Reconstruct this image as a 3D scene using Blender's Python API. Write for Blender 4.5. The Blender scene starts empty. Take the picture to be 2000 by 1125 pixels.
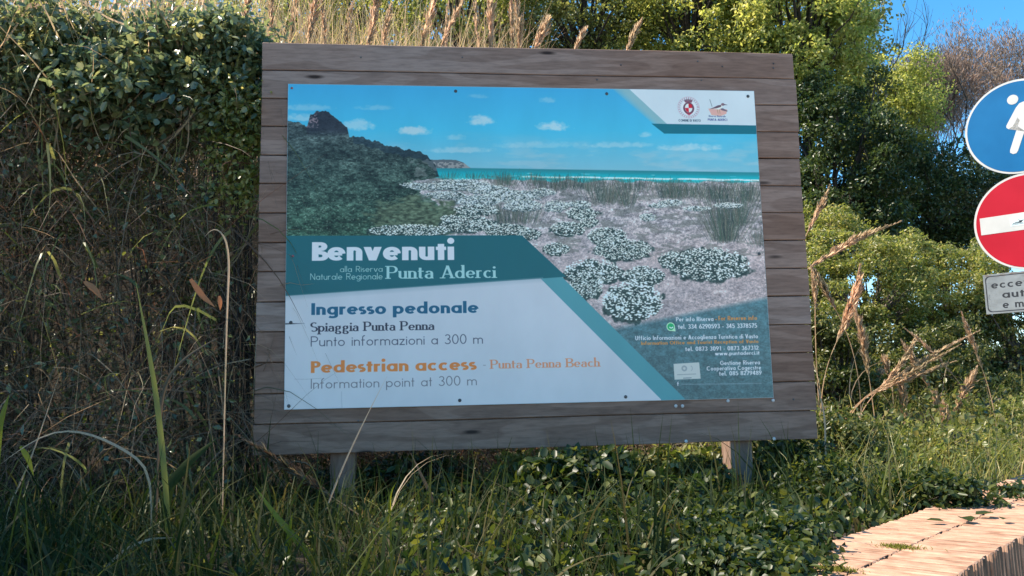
import bpy, bmesh, math, random
import numpy as np
from mathutils import Vector, Matrix
PI = math.pi
rad = math.radians
sc = bpy.context.scene
COL = sc.collection
rng = np.random.default_rng(7)
random.seed(7)

# ------------------------------------------------------------------ camera, sky, sun, exposure
Z0 = 0.334                                   # underside of the notice board above the ground
FPX = 1618.75                                # focal length in pixels of the 2000 px wide photograph
CAMP = np.array([0.8072, -4.0372, 0.2464 + Z0])
cam_rot = Matrix.Rotation(-0.105316, 3, 'Z') @ Matrix.Rotation(PI / 2 + 0.130865, 3, 'X') @ Matrix.Rotation(-0.0236761, 3, 'Z')
cd = bpy.data.cameras.new('camera')
cam = bpy.data.objects.new('camera', cd)
COL.objects.link(cam)
cam.matrix_world = Matrix.Translation(Vector(CAMP)) @ cam_rot.to_4x4()
cd.sensor_width = 36
cd.lens = FPX * 36 / 2000
cd.clip_end = 400
sc.camera = cam
RM = np.array(cam_rot)

SUN_EL, SUN_AZ = 50, 83                      # height of the sun; degrees left of straight behind the board
sd = Vector((-math.sin(rad(SUN_AZ)) * math.cos(rad(SUN_EL)), math.cos(rad(SUN_AZ)) * math.cos(rad(SUN_EL)), math.sin(rad(SUN_EL))))
w = bpy.data.worlds.new('World')
sc.world = w
w.use_nodes = True
nt = w.node_tree
nt.nodes.clear()
sky = nt.nodes.new('ShaderNodeTexSky')
sky.sky_type = 'NISHITA'
sky.sun_disc = False
sky.sun_elevation = rad(SUN_EL)
sky.sun_rotation = rad(-SUN_AZ)
sky.air_density = 0.8
sky.dust_density = 0.2
sky.ozone_density = 1.5
hsv = nt.nodes.new('ShaderNodeHueSaturation')
hsv.inputs['Saturation'].default_value = 1.33
hsv.inputs['Hue'].default_value = 0.489
bg = nt.nodes.new('ShaderNodeBackground')
bg.inputs['Strength'].default_value = 0.13
wo = nt.nodes.new('ShaderNodeOutputWorld')
nt.links.new(sky.outputs[0], hsv.inputs['Color'])
nt.links.new(hsv.outputs[0], bg.inputs[0])
nt.links.new(bg.outputs[0], wo.inputs[0])
sl = bpy.data.lights.new('sun', 'SUN')
sl.energy = 4.2
sl.angle = rad(0.53)
sl.color = (1.0, 0.89, 0.73)
so = bpy.data.objects.new('sun', sl)
so.rotation_euler = sd.to_track_quat('Z', 'Y').to_euler()
so.location = (-12, 4, 14)
COL.objects.link(so)
sc.view_settings.view_transform = 'Standard'
sc.view_settings.look = 'None'
sc.view_settings.gamma = 1
sc.view_settings.use_curve_mapping = False
sc.view_settings.exposure = 1.38
try:
    sc.cycles.max_bounces = 6
    sc.cycles.transmission_bounces = 4
    sc.cycles.diffuse_bounces = 3
except Exception:
    pass


# ------------------------------------------------------------------ helpers
def ray(px, py):
    return RM @ np.array([(px - 1000) / FPX, -(py - 562.5) / FPX, -1.0])


def at(px, py, Y):
    d = ray(px, py)
    return CAMP + d * (Y - CAMP[1]) / d[1]


def tag(o, label=None, cat=None, group=None, kind=None):
    if label: o['label'] = label
    if cat: o['category'] = cat
    if group: o['group'] = group
    if kind: o['kind'] = kind
    return o


def empty(name, loc=(0, 0, 0), rz=0):
    o = bpy.data.objects.new(name, None)
    o.empty_display_size = 0.1
    COL.objects.link(o)
    o.location = loc
    o.rotation_euler = (0, 0, rz)
    return o


def link_mesh(name, me, mat=None, parent=None, smooth=False):
    if mat is not None and len(me.materials) == 0:
        me.materials.append(mat)
    o = bpy.data.objects.new(name, me)
    COL.objects.link(o)
    if parent is not None: o.parent = parent
    if smooth:
        me.polygons.foreach_set('use_smooth', [True] * len(me.polygons))
    return o


def np_mesh(name, V, F, smooth=False):
    """V (n,3), F (m,k) with one k"""
    me = bpy.data.meshes.new(name)
    V = np.ascontiguousarray(V, dtype=np.float32)
    F = np.ascontiguousarray(F, dtype=np.int32)
    m, k = F.shape
    me.vertices.add(len(V))
    me.vertices.foreach_set('co', V.ravel())
    me.loops.add(m * k)
    me.loops.foreach_set('vertex_index', F.ravel())
    me.polygons.add(m)
    me.polygons.foreach_set('loop_start', np.arange(0, m * k, k, dtype=np.int32))
    try:
        me.polygons.foreach_set('loop_total', np.full(m, k, dtype=np.int32))
    except Exception:
        pass
    if smooth:
        me.polygons.foreach_set('use_smooth', np.ones(m, dtype=bool))
    me.update(calc_edges=True)
    return me


def norm(a):
    return a / np.maximum(np.linalg.norm(a, axis=-1, keepdims=True), 1e-9)


def bm_mesh(name, bm):
    me = bpy.data.meshes.new(name)
    bm.normal_update()
    bm.to_mesh(me)
    bm.free()
    return me


def box_bm(x0, x1, y0, y1, z0, z1, bevel=0.0, seg=1):
    bm = bmesh.new()
    vs = [bm.verts.new((x, y, z)) for x in (x0, x1) for y in (y0, y1) for z in (z0, z1)]
    for f in ((0, 1, 3, 2), (4, 6, 7, 5), (0, 4, 5, 1), (2, 3, 7, 6), (0, 2, 6, 4), (1, 5, 7, 3)):
        bm.faces.new([vs[i] for i in f])
    bmesh.ops.recalc_face_normals(bm, faces=bm.faces)
    if bevel:
        bmesh.ops.bevel(bm, geom=list(bm.edges), offset=bevel, segments=seg, affect='EDGES', profile=0.5)
    return bm


def cyl_bm(r, z0, z1, n=16, bevel=0):
    bm = bmesh.new()
    bmesh.ops.create_cone(bm, cap_ends=True, segments=n, radius1=r, radius2=r, depth=z1 - z0,
                          matrix=Matrix.Translation((0, 0, (z0 + z1) / 2)))
    return bm


# ------------------------------------------------------------------ materials
def new_mat(name):
    m = bpy.data.materials.new(name)
    m.use_nodes = True
    t = m.node_tree
    t.nodes.clear()
    out = t.nodes.new('ShaderNodeOutputMaterial')
    b = t.nodes.new('ShaderNodeBsdfPrincipled')
    t.links.new(b.outputs[0], out.inputs[0])
    return m, t, b, out


def N(t, typ, **kw):
    n = t.nodes.new(typ)
    for k, v in kw.items():
        if k.startswith('i_'):
            n.inputs[k[2:].replace('_', ' ')].default_value = v
        else:
            setattr(n, k, v)
    return n


def ramp(t, fac, stops):
    r = t.nodes.new('ShaderNodeValToRGB')
    e = r.color_ramp.elements
    while len(e) < len(stops): e.new(0.5)
    for i, (p, c) in enumerate(stops):
        e[i].position = p
        e[i].color = (*c, 1) if len(c) == 3 else c
    t.links.new(fac, r.inputs[0])
    return r.outputs[0]


def leaf_mat(name, cols, trans=0.45, rough=0.45, spec=0.5, tcols=None):
    """colours run over a random value per leaf; some light passes through the blade"""
    m, t, b, out = new_mat(name)
    g = N(t, 'ShaderNodeNewGeometry')
    st = [(i / max(1, len(cols) - 1), c) for i, c in enumerate(cols)]
    c = ramp(t, g.outputs['Random Per Island'], st)
    tcx = N(t, 'ShaderNodeTexCoord')
    no = N(t, 'ShaderNodeTexNoise')
    no.inputs['Scale'].default_value = 2.2
    no.inputs['Detail'].default_value = 2
    t.links.new(tcx.outputs['Object'], no.inputs[0])
    mx = N(t, 'ShaderNodeMixRGB', blend_type='MULTIPLY')
    mx.inputs[0].default_value = 1
    hv = ramp(t, no.outputs[0], [(0.33, (0.75, 0.8, 0.7)), (0.66, (1.2, 1.15, 1.1))])
    t.links.new(c, mx.inputs[1])
    t.links.new(hv, mx.inputs[2])
    t.links.new(mx.outputs[0], b.inputs['Base Color'])
    b.inputs['Roughness'].default_value = rough
    b.inputs['Specular IOR Level'].default_value = spec
    tr = N(t, 'ShaderNodeBsdfTranslucent')
    hs = N(t, 'ShaderNodeHueSaturation')
    hs.inputs['Saturation'].default_value = 1.15
    hs.inputs['Value'].default_value = 1.9
    hs.inputs['Hue'].default_value = 0.485
    t.links.new(mx.outputs[0], hs.inputs['Color'])
    t.links.new(hs.outputs[0], tr.inputs[0])
    mix = N(t, 'ShaderNodeMixShader')
    mix.inputs[0].default_value = trans
    t.links.new(b.outputs[0], mix.inputs[1])
    t.links.new(tr.outputs[0], mix.inputs[2])
    t.links.new(mix.outputs[0], out.inputs[0])
    return m


def bark_mat(name, c1, c2):
    m, t, b, out = new_mat(name)
    tc = N(t, 'ShaderNodeTexCoord')
    no = N(t, 'ShaderNodeTexNoise')
    no.inputs['Scale'].default_value = 14
    no.inputs['Detail'].default_value = 5
    t.links.new(tc.outputs['Object'], no.inputs[0])
    t.links.new(ramp(t, no.outputs[0], [(0.3, c1), (0.7, c2)]), b.inputs['Base Color'])
    b.inputs['Roughness'].default_value = 0.9
    bp = N(t, 'ShaderNodeBump')
    bp.inputs['Strength'].default_value = 0.5
    t.links.new(no.outputs[0], bp.inputs['Height'])
    t.links.new(bp.outputs[0], b.inputs['Normal'])
    return m


def wood_mat(name, vertical=False, k=1.0):
    m, t, b, out = new_mat(name)
    tc = N(t, 'ShaderNodeTexCoord')
    oi = N(t, 'ShaderNodeObjectInfo')
    mul = N(t, 'ShaderNodeVectorMath', operation='SCALE')
    comb = N(t, 'ShaderNodeCombineXYZ')
    for i in range(3): t.links.new(oi.outputs['Random'], comb.inputs[i])
    t.links.new(comb.outputs[0], mul.inputs[0])
    mul.inputs['Scale'].default_value = 37
    add = N(t, 'ShaderNodeVectorMath', operation='ADD')
    t.links.new(tc.outputs['Object'], add.inputs[0])
    t.links.new(mul.outputs[0], add.inputs[1])
    mp = N(t, 'ShaderNodeMapping')
    mp.inputs['Scale'].default_value = (9, 9, 1.1) if vertical else (1.1, 9, 9)
    t.links.new(add.outputs[0], mp.inputs[0])
    # grain lines
    n1 = N(t, 'ShaderNodeTexNoise')
    n1.inputs['Scale'].default_value = 9
    n1.inputs['Detail'].default_value = 6
    n1.inputs['Roughness'].default_value = 0.65
    t.links.new(mp.outputs[0], n1.inputs[0])
    # cathedral figure: rings of a distorted distance
    n2 = N(t, 'ShaderNodeTexNoise')
    n2.inputs['Scale'].default_value = 1.1
    n2.inputs['Detail'].default_value = 1
    t.links.new(mp.outputs[0], n2.inputs[0])
    m2 = N(t, 'ShaderNodeMath', operation='MULTIPLY')
    m2.inputs[1].default_value = 26
    t.links.new(n2.outputs[0], m2.inputs[0])
    sn = N(t, 'ShaderNodeMath', operation='SINE')
    t.links.new(m2.outputs[0], sn.inputs[0])
    # knots
    mp2 = N(t, 'ShaderNodeMapping')
    mp2.inputs['Scale'].default_value = (2.6, 2.6, 1.6) if vertical else (1.6, 2.6, 6.5)
    t.links.new(add.outputs[0], mp2.inputs[0])
    vo = N(t, 'ShaderNodeTexVoronoi')
    vo.inputs['Scale'].default_value = 1.0
    t.links.new(mp2.outputs[0], vo.inputs['Vector'])
    kn = ramp(t, vo.outputs['Distance'], [(0.035, (1, 1, 1)), (0.09, (0, 0, 0))])
    # broad tint: grey to reddish brown
    n3 = N(t, 'ShaderNodeTexNoise')
    n3.inputs['Scale'].default_value = 0.9
    n3.inputs['Detail'].default_value = 3
    t.links.new(add.outputs[0], n3.inputs[0])
    sm = N(t, 'ShaderNodeMath', operation='ADD')
    t.links.new(n3.outputs[0], sm.inputs[0])
    rr = N(t, 'ShaderNodeMath', operation='MULTIPLY')
    t.links.new(oi.outputs['Random'], rr.inputs[0])
    rr.inputs[1].default_value = 0.35
    t.links.new(rr.outputs[0], sm.inputs[1])
    tint = ramp(t, sm.outputs[0], [(0.4, (0.315 * k, 0.23 * k, 0.19 * k)), (0.62, (0.30 * k, 0.2 * k, 0.155 * k)), (0.85, (0.265 * k, 0.16 * k, 0.115 * k))])
    gr = ramp(t, n1.outputs[0], [(0.3, (0.7, 0.69, 0.69)), (0.55, (1, 1, 1)), (0.75, (1.13, 1.13, 1.14))])
    x1 = N(t, 'ShaderNodeMixRGB', blend_type='MULTIPLY')
    x1.inputs[0].default_value = 1
    t.links.new(tint, x1.inputs[1])
    t.links.new(gr, x1.inputs[2])
    fig = ramp(t, sn.outputs[0], [(0.0, (0.78, 0.74, 0.72)), (0.35, (1, 1, 1)), (1.0, (1.05, 1.05, 1.05))])
    x2 = N(t, 'ShaderNodeMixRGB', blend_type='MULTIPLY')
    x2.inputs[0].default_value = 0.8
    t.links.new(x1.outputs[0], x2.inputs[1])
    t.links.new(fig, x2.inputs[2])
    x3 = N(t, 'ShaderNodeMixRGB')
    t.links.new(kn, x3.inputs[0])
    t.links.new(x2.outputs[0], x3.inputs[1])
    x3.inputs[2].default_value = (0.035, 0.022, 0.018, 1)
    t.links.new(x3.outputs[0], b.inputs['Base Color'])
    b.inputs['Roughness'].default_value = 0.8
    b.inputs['Specular IOR Level'].default_value = 0.25
    bp = N(t, 'ShaderNodeBump')
    bp.inputs['Strength'].default_value = 0.25
    bp.inputs['Distance'].default_value = 0.003
    t.links.new(n1.outputs[0], bp.inputs['Height'])
    t.links.new(bp.outputs[0], b.inputs['Normal'])
    return m


def noisy_mat(name, c1, c2, scale=20, rough=0.85, bump=0.4, spec=0.3, detail=6, metal=0, dist=0.01):
    m, t, b, out = new_mat(name)
    tc = N(t, 'ShaderNodeTexCoord')
    oi = N(t, 'ShaderNodeObjectInfo')
    add = N(t, 'ShaderNodeVectorMath', operation='ADD')
    mul = N(t, 'ShaderNodeVectorMath', operation='SCALE')
    comb = N(t, 'ShaderNodeCombineXYZ')
    for i in range(3): t.links.new(oi.outputs['Random'], comb.inputs[i])
    t.links.new(comb.outputs[0], mul.inputs[0])
    mul.inputs['Scale'].default_value = 19
    t.links.new(tc.outputs['Object'], add.inputs[0])
    t.links.new(mul.outputs[0], add.inputs[1])
    no = N(t, 'ShaderNodeTexNoise')
    no.inputs['Scale'].default_value = scale
    no.inputs['Detail'].default_value = detail
    t.links.new(add.outputs[0], no.inputs[0])
    t.links.new(ramp(t, no.outputs[0], [(0.3, c1), (0.7, c2)]), b.inputs['Base Color'])
    b.inputs['Roughness'].default_value = rough
    b.inputs['Metallic'].default_value = metal
    b.inputs['Specular IOR Level'].default_value = spec
    bp = N(t, 'ShaderNodeBump')
    bp.inputs['Strength'].default_value = bump
    bp.inputs['Distance'].default_value = dist
    t.links.new(no.outputs[0], bp.inputs['Height'])
    t.links.new(bp.outputs[0], b.inputs['Normal'])
    return m


# ------------------------------------------------------------------ lettering: a stroke alphabet drawn as outlines
class Font:
    def __init__(s, wv, wh, xh=0.62, k=1.0, serif=False, sp=0.1, cap=1.0):
        s.wv, s.wh, s.xh, s.k, s.serif, s.sp, s.cap = wv, wh, xh, k, serif, sp, cap


def arc(cx, cy, rx, ry, a0, a1, n=18):
    a = np.radians(np.linspace(a0, a1, n))
    return np.stack([cx + rx * np.cos(a), cy + ry * np.sin(a)], 1)


def ln(*p):
    return np.array(p, float).reshape(-1, 2)


def cat(*a):
    return np.vstack(a)


def glyph(ch, F):
    """returns advance, strokes [(points, weight)], serifs [(x, y, half length)]; baseline 0, cap height 1"""
    h, q, X = F.wv / 2, F.wh / 2, F.xh
    R = X / 2
    rx, ry = R * F.k - h, R - q
    W = 2 * R * F.k
    S, Z, D = [], [], []
    se = lambda x, y, l=None: Z.append((x, y, l or h + 0.09))
    asc = 1.04
    A = None
    bowl = lambda cx=None: arc(h + rx if cx is None else cx, R, rx, ry, 0, 360, 30)
    if ch == ' ': return 0.24 + F.sp, [], []
    if ch in '.': return F.wv * 1.15, [(ln(h, 0, h, F.wv), 1)], []
    if ch == '-': return 0.34, [(ln(0.02, X * .5, 0.32, X * .5), 1)], []
    if ch == 'o': S = [bowl()]; A = W
    elif ch == 'a':
        if F.serif:
            S = [cat(arc(h + rx * .85, X - .2, rx * .8, .2 - q, 160, 0, 12), ln(h + rx * 1.65, .12), arc(h + rx * 1.95, .12, rx * .3, .12 - q, 180, 300, 8)),
                 cat(ln(h + rx * 1.65, X * .6), arc(h + rx * .8, X * .3, rx * .85, X * .27, 100, 300, 14), ln(h + rx * 1.65, .1))]
            A = h + rx * 2.1
        else:
            S = [bowl(), ln(W - h, 0, W - h, X)]; A = W
    elif ch == 'b': S = [bowl(), ln(h, 0, h, asc)]; A = W; se(h - .05, asc, .07)
    elif ch == 'd': S = [bowl(), ln(W - h, 0, W - h, asc)]; A = W; se(W - h - .05, asc - .01, .08); se(W - h + .05, 0.01, .07)
    elif ch == 'p': S = [bowl(), ln(h, -.3, h, X)]; A = W; se(h, -.3); se(h - .05, X, .06)
    elif ch == 'q': S = [bowl(), ln(W - h, -.3, W - h, X)]; A = W
    elif ch == 'g':
        if F.serif:
            S = [arc(h + rx * .85, X - .2, rx * .8, .2 - q, 0, 360, 24), cat(ln(h + rx * .3, .25), arc(h + rx * .35, .12, rx * .3, .1, 150, 250, 6), ln(h + rx * 1.4, .02), arc(h + rx * .9, -.13, rx * .95, .14, 50, -230, 20)), ln(h + rx * 1.4, X - .06, h + rx * 2.0, X - .03)]
            A = W
        else:
            S = [bowl(), cat(ln(W - h, X, W - h, -.08), arc(h + rx, -.08, rx, .22 - q, 0, -150, 12))]; A = W
    elif ch == 'e': S = [cat(ln(h, R, W - h, R)), arc(h + rx, R, rx, ry, 0, 318, 26)]; A = W * .98
    elif ch == 'c': S = [arc(h + rx, R, rx, ry, 48, 312, 24)]; A = W * .88
    elif ch in 'nhr' or ch == 'm' or ch == 'u':
        aw = R * F.k * (0.86 if ch != 'm' else .82) - h
        top = X - q
        if ch == 'u':
            S = [cat(ln(h, X, h, aw + q), arc(h + aw, q + aw * .9, aw, aw * .9, 180, 360, 14), ln(h + 2 * aw, X)), ln(h + 2 * aw, 0, h + 2 * aw, X)]
            A = 2 * aw + 2 * h
            se(h - .04, X, .07); se(2 * aw + h - .04, X, .07); se(2 * aw + h + .05, .01, .07)
        elif ch == 'r':
            S = [ln(h, 0, h, X), arc(h + aw, top - aw * .9, aw, aw * .9, 165, 62, 8)]; A = h + aw * 1.6
            se(h, 0); se(h - .05, X, .06)
        else:
            S = [ln(h, 0, h, asc if ch == 'h' else X), cat(arc(h + aw, top - aw * .9, aw, aw * .9, 180, 0, 14), ln(h + 2 * aw, 0))]
            A = 2 * aw + 2 * h
            se(h, 0); se(h + 2 * aw, 0); se(h - .05, asc if ch == 'h' else X, .06)
            if ch == 'm':
                S.append(cat(arc(h + 3 * aw, top - aw * .9, aw, aw * .9, 180, 0, 14), ln(h + 4 * aw, 0)))
                A += 2 * aw; se(h + 4 * aw, 0)
    elif ch == 'i': S = [ln(h, 0, h, X)]; A = 2 * h; se(h, 0); se(h - .05, X, .07)
    elif ch == 'l': S = [ln(h, 0, h, asc)]; A = 2 * h; se(h, 0); se(h - .05, asc, .07)
    elif ch == 't':
        S = [ln(h + .09, 0, h + .09, .88), ln(0, X - q, 2 * h + .18, X - q)]; A = 2 * h + .18
        if F.serif: S = [cat(ln(h + .06, .84, h + .06, .12), arc(h + .18, .12, .12, .12 - q, 180, 290, 8)), ln(0, X - q, 2 * h + .2, X - q)]
    elif ch == 'f': S = [cat(ln(h + .08, 0, h + .08, .8), arc(h + .08 + .18, .8, .18, .24 - q, 180, 80, 9)), ln(0, X - q, 2 * h + .22, X - q)]; A = 2 * h + .26; se(h + .08, 0)
    elif ch == 's':
        r = (X - 2 * q) / 4; a = r * 1.05 * max(.9, F.k)
        S = [cat(arc(h * .7 + a, X - q - r, a, r, 40, 270, 14), arc(h * .7 + a, q + r, a, r, 90, -140, 14))]; A = 2 * a + h * 1.4
    elif ch == 'v': D += [(h, X, W * .48, 0, 1), (W * .96 - h, X, W * .48, 0, .72 if F.serif else 1)]; A = W * .96; se(h, X); se(W * .96 - h, X)
    elif ch == 'w': D += [(h, X, .27, 0, 1), (.46, X, .27, 0, 1), (.46, X, .65, 0, 1), (.92 - h, X, .65, 0, 1)]; A = .92
    elif ch == 'z': S = [ln(0, X - q, .46, X - q), ln(.42, X - q, .06, q), ln(0, q, .48, q)]; A = .48
    elif ch == 'B':
        S = [ln(h, 0, h, 1), cat(ln(h, 1 - q), arc(.32 + h * .4, .76, .24 - h * .4, .24 - q, 90, -90, 12), ln(h, .52)), cat(ln(h, .52), arc(.34 + h * .4, .26 + q * .0, .28 - h * .4, .26 - q, 90, -90, 12), ln(h, q))]; A = .64; se(h, 0); se(h, 1)
    elif ch in 'PR':
        S = [ln(h, 0, h, 1), cat(ln(h, 1 - q), arc(.34, .72, .27 - h * .3, .28 - q, 90, -90, 12), ln(h, .44 + q))]; A = .62 + h * .2; se(h, 0); se(h, 1)
        if ch == 'R': S.append(ln(.32, .46, .62 - h * .5, 0)); se(.64, 0, .07)
    elif ch == 'N': S = [ln(h, 0, h, 1), ln(.72 - h, 0, .72 - h, 1)]; D += [(h, 1, .72 - h, 0, 1)]; A = .72
    elif ch == 'M': S = [ln(h, 0, h, 1), ln(.84 - h, 0, .84 - h, 1)]; D += [(h, 1, .42, .2, 1), (.84 - h, 1, .42, .2, 1)]; A = .84
    elif ch == 'I': S = [ln(h, 0, h, 1)]; A = 2 * h; se(h, 0); se(h, 1)
    elif ch == 'E': S = [ln(h, 0, h, 1), ln(h, 1 - q, .5, 1 - q), ln(h, .52, .46, .52), ln(h, q, .5, q)]; A = .5
    elif ch == 'A': S = [ln(.18, .32, .58, .32)]; D += [(h, 0, .38, 1, .6 if F.serif else 1), (.76 - h, 0, .38, 1, 1)]; A = .76; se(h, 0); se(.76 - h, 0)
    elif ch == 'F': S = [ln(h, 0, h, 1), ln(h, 1 - q, .48, 1 - q), ln(h, .5, .42, .5)]; A = .48
    elif ch == 'U': S = [cat(ln(h, 1, h, .3), arc(.32, .3, .32 - h, .3 - q, 180, 360, 14), ln(.64 - h, 1))]; A = .64
    elif ch == 'V': D += [(h, 1, .34, 0, 1), (.68 - h, 1, .34, 0, 1)]; A = .68
    elif ch == 'T': S = [ln(0, 1 - q, .56, 1 - q), ln(.28, 0, .28, 1)]; A = .56
    elif ch in 'CGOD':
        if ch == 'D': S = [ln(h, 0, h, 1), cat(ln(h, 1 - q), arc(.26, .5, .44 - h, .5 - q, 90, -90, 16), ln(h, q))]; A = .7
        else:
            S = [arc(.48, .5, .48 - h, .5 - q, *((48, 312) if ch == 'C' else (40, 360) if ch == 'G' else (0, 360)), 28)]; A = .9
            if ch == 'G': S.append(ln(.5, .5, .94 - h, .5))
    elif ch == 'S':
        r = (1 - 2 * q) / 4; S = [cat(arc(.28, 1 - q - r, .24, r, 40, 270, 14), arc(.28, q + r, .26 , r, 90, -140, 14))]; A = .56
    elif ch == '0': S = [arc(.3, .5, .3 - h, .5 - q, 0, 360, 28)]; A = .6
    elif ch == '1': S = [ln(.3, 0, .3, 1), ln(.12, .86, .3, .97)]; A = .3 + h
    elif ch == '2': S = [cat(arc(.28, .7, .25 - h * .4, .3 - q, 170, -30, 12), ln(.06, q)), ln(.03, q, .56, q)]; A = .56
    elif ch == '3': S = [arc(.27, .75, .21, .25 - q, 155, -90, 14), arc(.27, .27, .27 - h * .5, .27 - q, 90, -155, 14)]; A = .56
    elif ch == '4': S = [ln(.42, 0, .42, 1), ln(.42, 1, .04, .3), ln(.02, .27, .58, .27)]; A = .6
    elif ch == '5': S = [cat(ln(.5, 1 - q, .16, 1 - q, .1, .58), arc(.26, .33, .28 - h * .4, .33 - q, 120, -150, 14))]; A = .56
    elif ch == '6': S = [arc(.29, .31, .28 - h * .5, .31 - q, 0, 360, 20), ln(.08, .42, .4, 1)]; A = .58
    elif ch == '7': S = [ln(.02, 1 - q, .54, 1 - q), ln(.5, 1 - q, .18, 0)]; A = .55
    elif ch == '8': S = [arc(.28, .75, .2, .25 - q, 0, 360, 18), arc(.28, .27, .27 - h * .5, .27 - q, 0, 360, 18)]; A = .56
    elif ch == '9': S = [arc(.29, .69, .28 - h * .5, .31 - q, 0, 360, 20), ln(.5, .58, .18, 0)]; A = .58
    else: S = [ln(h, 0, h, X)]; A = 2 * h
    out = [(s, 1) for s in S]
    for x0, y0, x1, y1, f in D:
        a = (F.wv + .2 * F.wh) / 2 * f
        out.append((np.array([[x0 - a, y0], [x0 + a, y0], [x1 + a, y1], [x1 - a, y1]]), 0))
    if ch == 'i':
        r = max(F.wv * .56, .05)
        out.append((arc(h, X + .12 + r * 1.1, r / 2, r / 2, 0, 360, 12), -r))
    return A, out, (Z if F.serif else [])


def outline(P, F, fixed=None):
    """offset polygon of a polyline; width follows the direction of the stroke"""
    P = np.asarray(P, float)
    d = np.gradient(P, axis=0)
    closed = np.allclose(P[0], P[-1]) and len(P) > 4
    if closed:
        d[0] = d[-1] = P[1] - P[-2]
    d = norm(d)
    if fixed is not None: wd = np.full(len(P), fixed)
    else: wd = np.sqrt((F.wv * d[:, 1]) ** 2 + (F.wh * d[:, 0]) ** 2)
    nrm = np.stack([-d[:, 1], d[:, 0]], 1) * (wd / 2)[:, None]
    return np.vstack([P + nrm, (P - nrm)[::-1]])


def text_shapes(s, F):
    x = 0
    polys = []
    for ch in s:
        A, S, Zs = glyph(ch, F)
        for P, k in S:
            if k == 0: pl = P
            elif k < 0: pl = outline(P, F, -k)
            else: pl = outline(P, F)
            polys.append(pl + [x, 0])
        for (sx, sy, l) in Zs:
            y = sy + (F.wh * .5 if sy < .5 and sy > -.2 else -F.wh * .5)
            if sy < -.2: y = sy + F.wh * .5
            polys.append(np.array([[sx - l, y - F.wh / 2], [sx + l, y - F.wh / 2], [sx + l, y + F.wh / 2], [sx - l, y + F.wh / 2]]) + [x, 0])
        x += A + F.sp
    return polys, x - F.sp


def fill(img, poly, col, alpha=1.0, ss=3, cov=None):
    """paint polygon (pixel coords, y down) on img with antialiasing, non-zero winding"""
    Hh, Ww = img.shape[:2]
    x0, y0 = np.floor(poly.min(0)).astype(int) - 1
    x1, y1 = np.ceil(poly.max(0)).astype(int) + 1
    x0, y0, x1, y1 = max(x0, 0), max(y0, 0), min(x1, Ww), min(y1, Hh)
    if x1 <= x0 or y1 <= y0: return
    sx = (np.arange((x1 - x0) * ss) + .5) / ss + x0
    sy = (np.arange((y1 - y0) * ss) + .5) / ss + y0
    wn = np.zeros((len(sy), len(sx)), np.int16)
    q = np.roll(poly, -1, axis=0)
    for (ax, ay), (bx, by) in zip(poly, q):
        if ay == by: continue
        lo, hi = min(ay, by), max(ay, by)
        r = np.where((sy >= lo) & (sy < hi))[0]
        if not len(r): continue
        xs = ax + (sy[r] - ay) * (bx - ax) / (by - ay)
        wn[r[0]:r[-1] + 1] += np.where(sx[None, :] >= xs[:, None], 1 if by > ay else -1, 0).astype(np.int16)
    c = (wn != 0).astype(np.float32).reshape(y1 - y0, ss, x1 - x0, ss).mean((1, 3))
    if cov is not None:
        cov[y0:y1, x0:x1] = np.maximum(cov[y0:y1, x0:x1], c)
        return
    c = (c * alpha)[..., None]
    img[y0:y1, x0:x1] = img[y0:y1, x0:x1] * (1 - c) + np.asarray(col, np.float32) * c


def s2l(c):
    c = np.asarray(c, np.float64)
    return np.where(c <= .04045, c / 12.92, ((c + .055) / 1.055) ** 2.4)


def l2s(c):
    c = np.clip(c, 0, 1)
    return np.where(c <= .0031308, c * 12.92, 1.055 * c ** (1 / 2.4) - .055)


def img_mat(name, arr, rough=0.4, spec=0.5, coat=0.0):
    """arr: (h,w,3) display-encoded reflectance, row 0 on top"""
    hh, ww = arr.shape[:2]
    im = bpy.data.images.new(name, ww, hh, alpha=False)
    im.colorspace_settings.name = 'sRGB'
    buf = np.ones((hh, ww, 4), np.float32)
    buf[..., :3] = np.clip(arr[::-1], 0, 1)
    im.pixels.foreach_set(buf.ravel())
    im.update()
    im.pack()
    m, t, b, out = new_mat(name)
    ti = N(t, 'ShaderNodeTexImage')
    ti.image = im
    ti.interpolation = 'Cubic'
    t.links.new(ti.outputs[0], b.inputs['Base Color'])
    b.inputs['Roughness'].default_value = rough
    b.inputs['Specular IOR Level'].default_value = spec
    return m


def vnoise(X, Y, seed=0, oct=1):
    X = np.asarray(X, np.float32); Y = np.asarray(Y, np.float32)
    out = 0
    amp = 1
    tot = 0
    for o in range(oct):
        r = np.random.default_rng(seed + o).random((256, 256)).astype(np.float32)
        fx, fy = X * 2 ** o, Y * 2 ** o
        ix, iy = np.floor(fx).astype(int), np.floor(fy).astype(int)
        tx, ty = (fx - ix).astype(np.float32), (fy - iy).astype(np.float32)
        tx, ty = tx * tx * (3 - 2 * tx), ty * ty * (3 - 2 * ty)
        a = r[iy % 256, ix % 256]; b_ = r[iy % 256, (ix + 1) % 256]
        c = r[(iy + 1) % 256, ix % 256]; d = r[(iy + 1) % 256, (ix + 1) % 256]
        out = out + amp * ((a * (1 - tx) + b_ * tx) * (1 - ty) + (c * (1 - tx) + d * tx) * ty)
        tot += amp
        amp *= .55
    return out / tot


#@PANEL
# ------------------------------------------------------------------ the printed picture of the notice board
PW, PH = 1800, 1201
PX0, PX1, PZ0, PZ1 = 0.14099, 2.53773, 0.21283, 1.81248


def to_px(u, v):
    """panel fraction (u right, v down) -> photograph pixels"""
    x = PX0 + (PX1 - PX0) * u
    z = Z0 + PZ1 - (PZ1 - PZ0) * v
    P = np.stack([x, np.zeros_like(x), z], -1) - CAMP
    q = P @ RM
    return 1000 + FPX * q[..., 0] / -q[..., 2], 562.5 - FPX * q[..., 1] / -q[..., 2]


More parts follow.
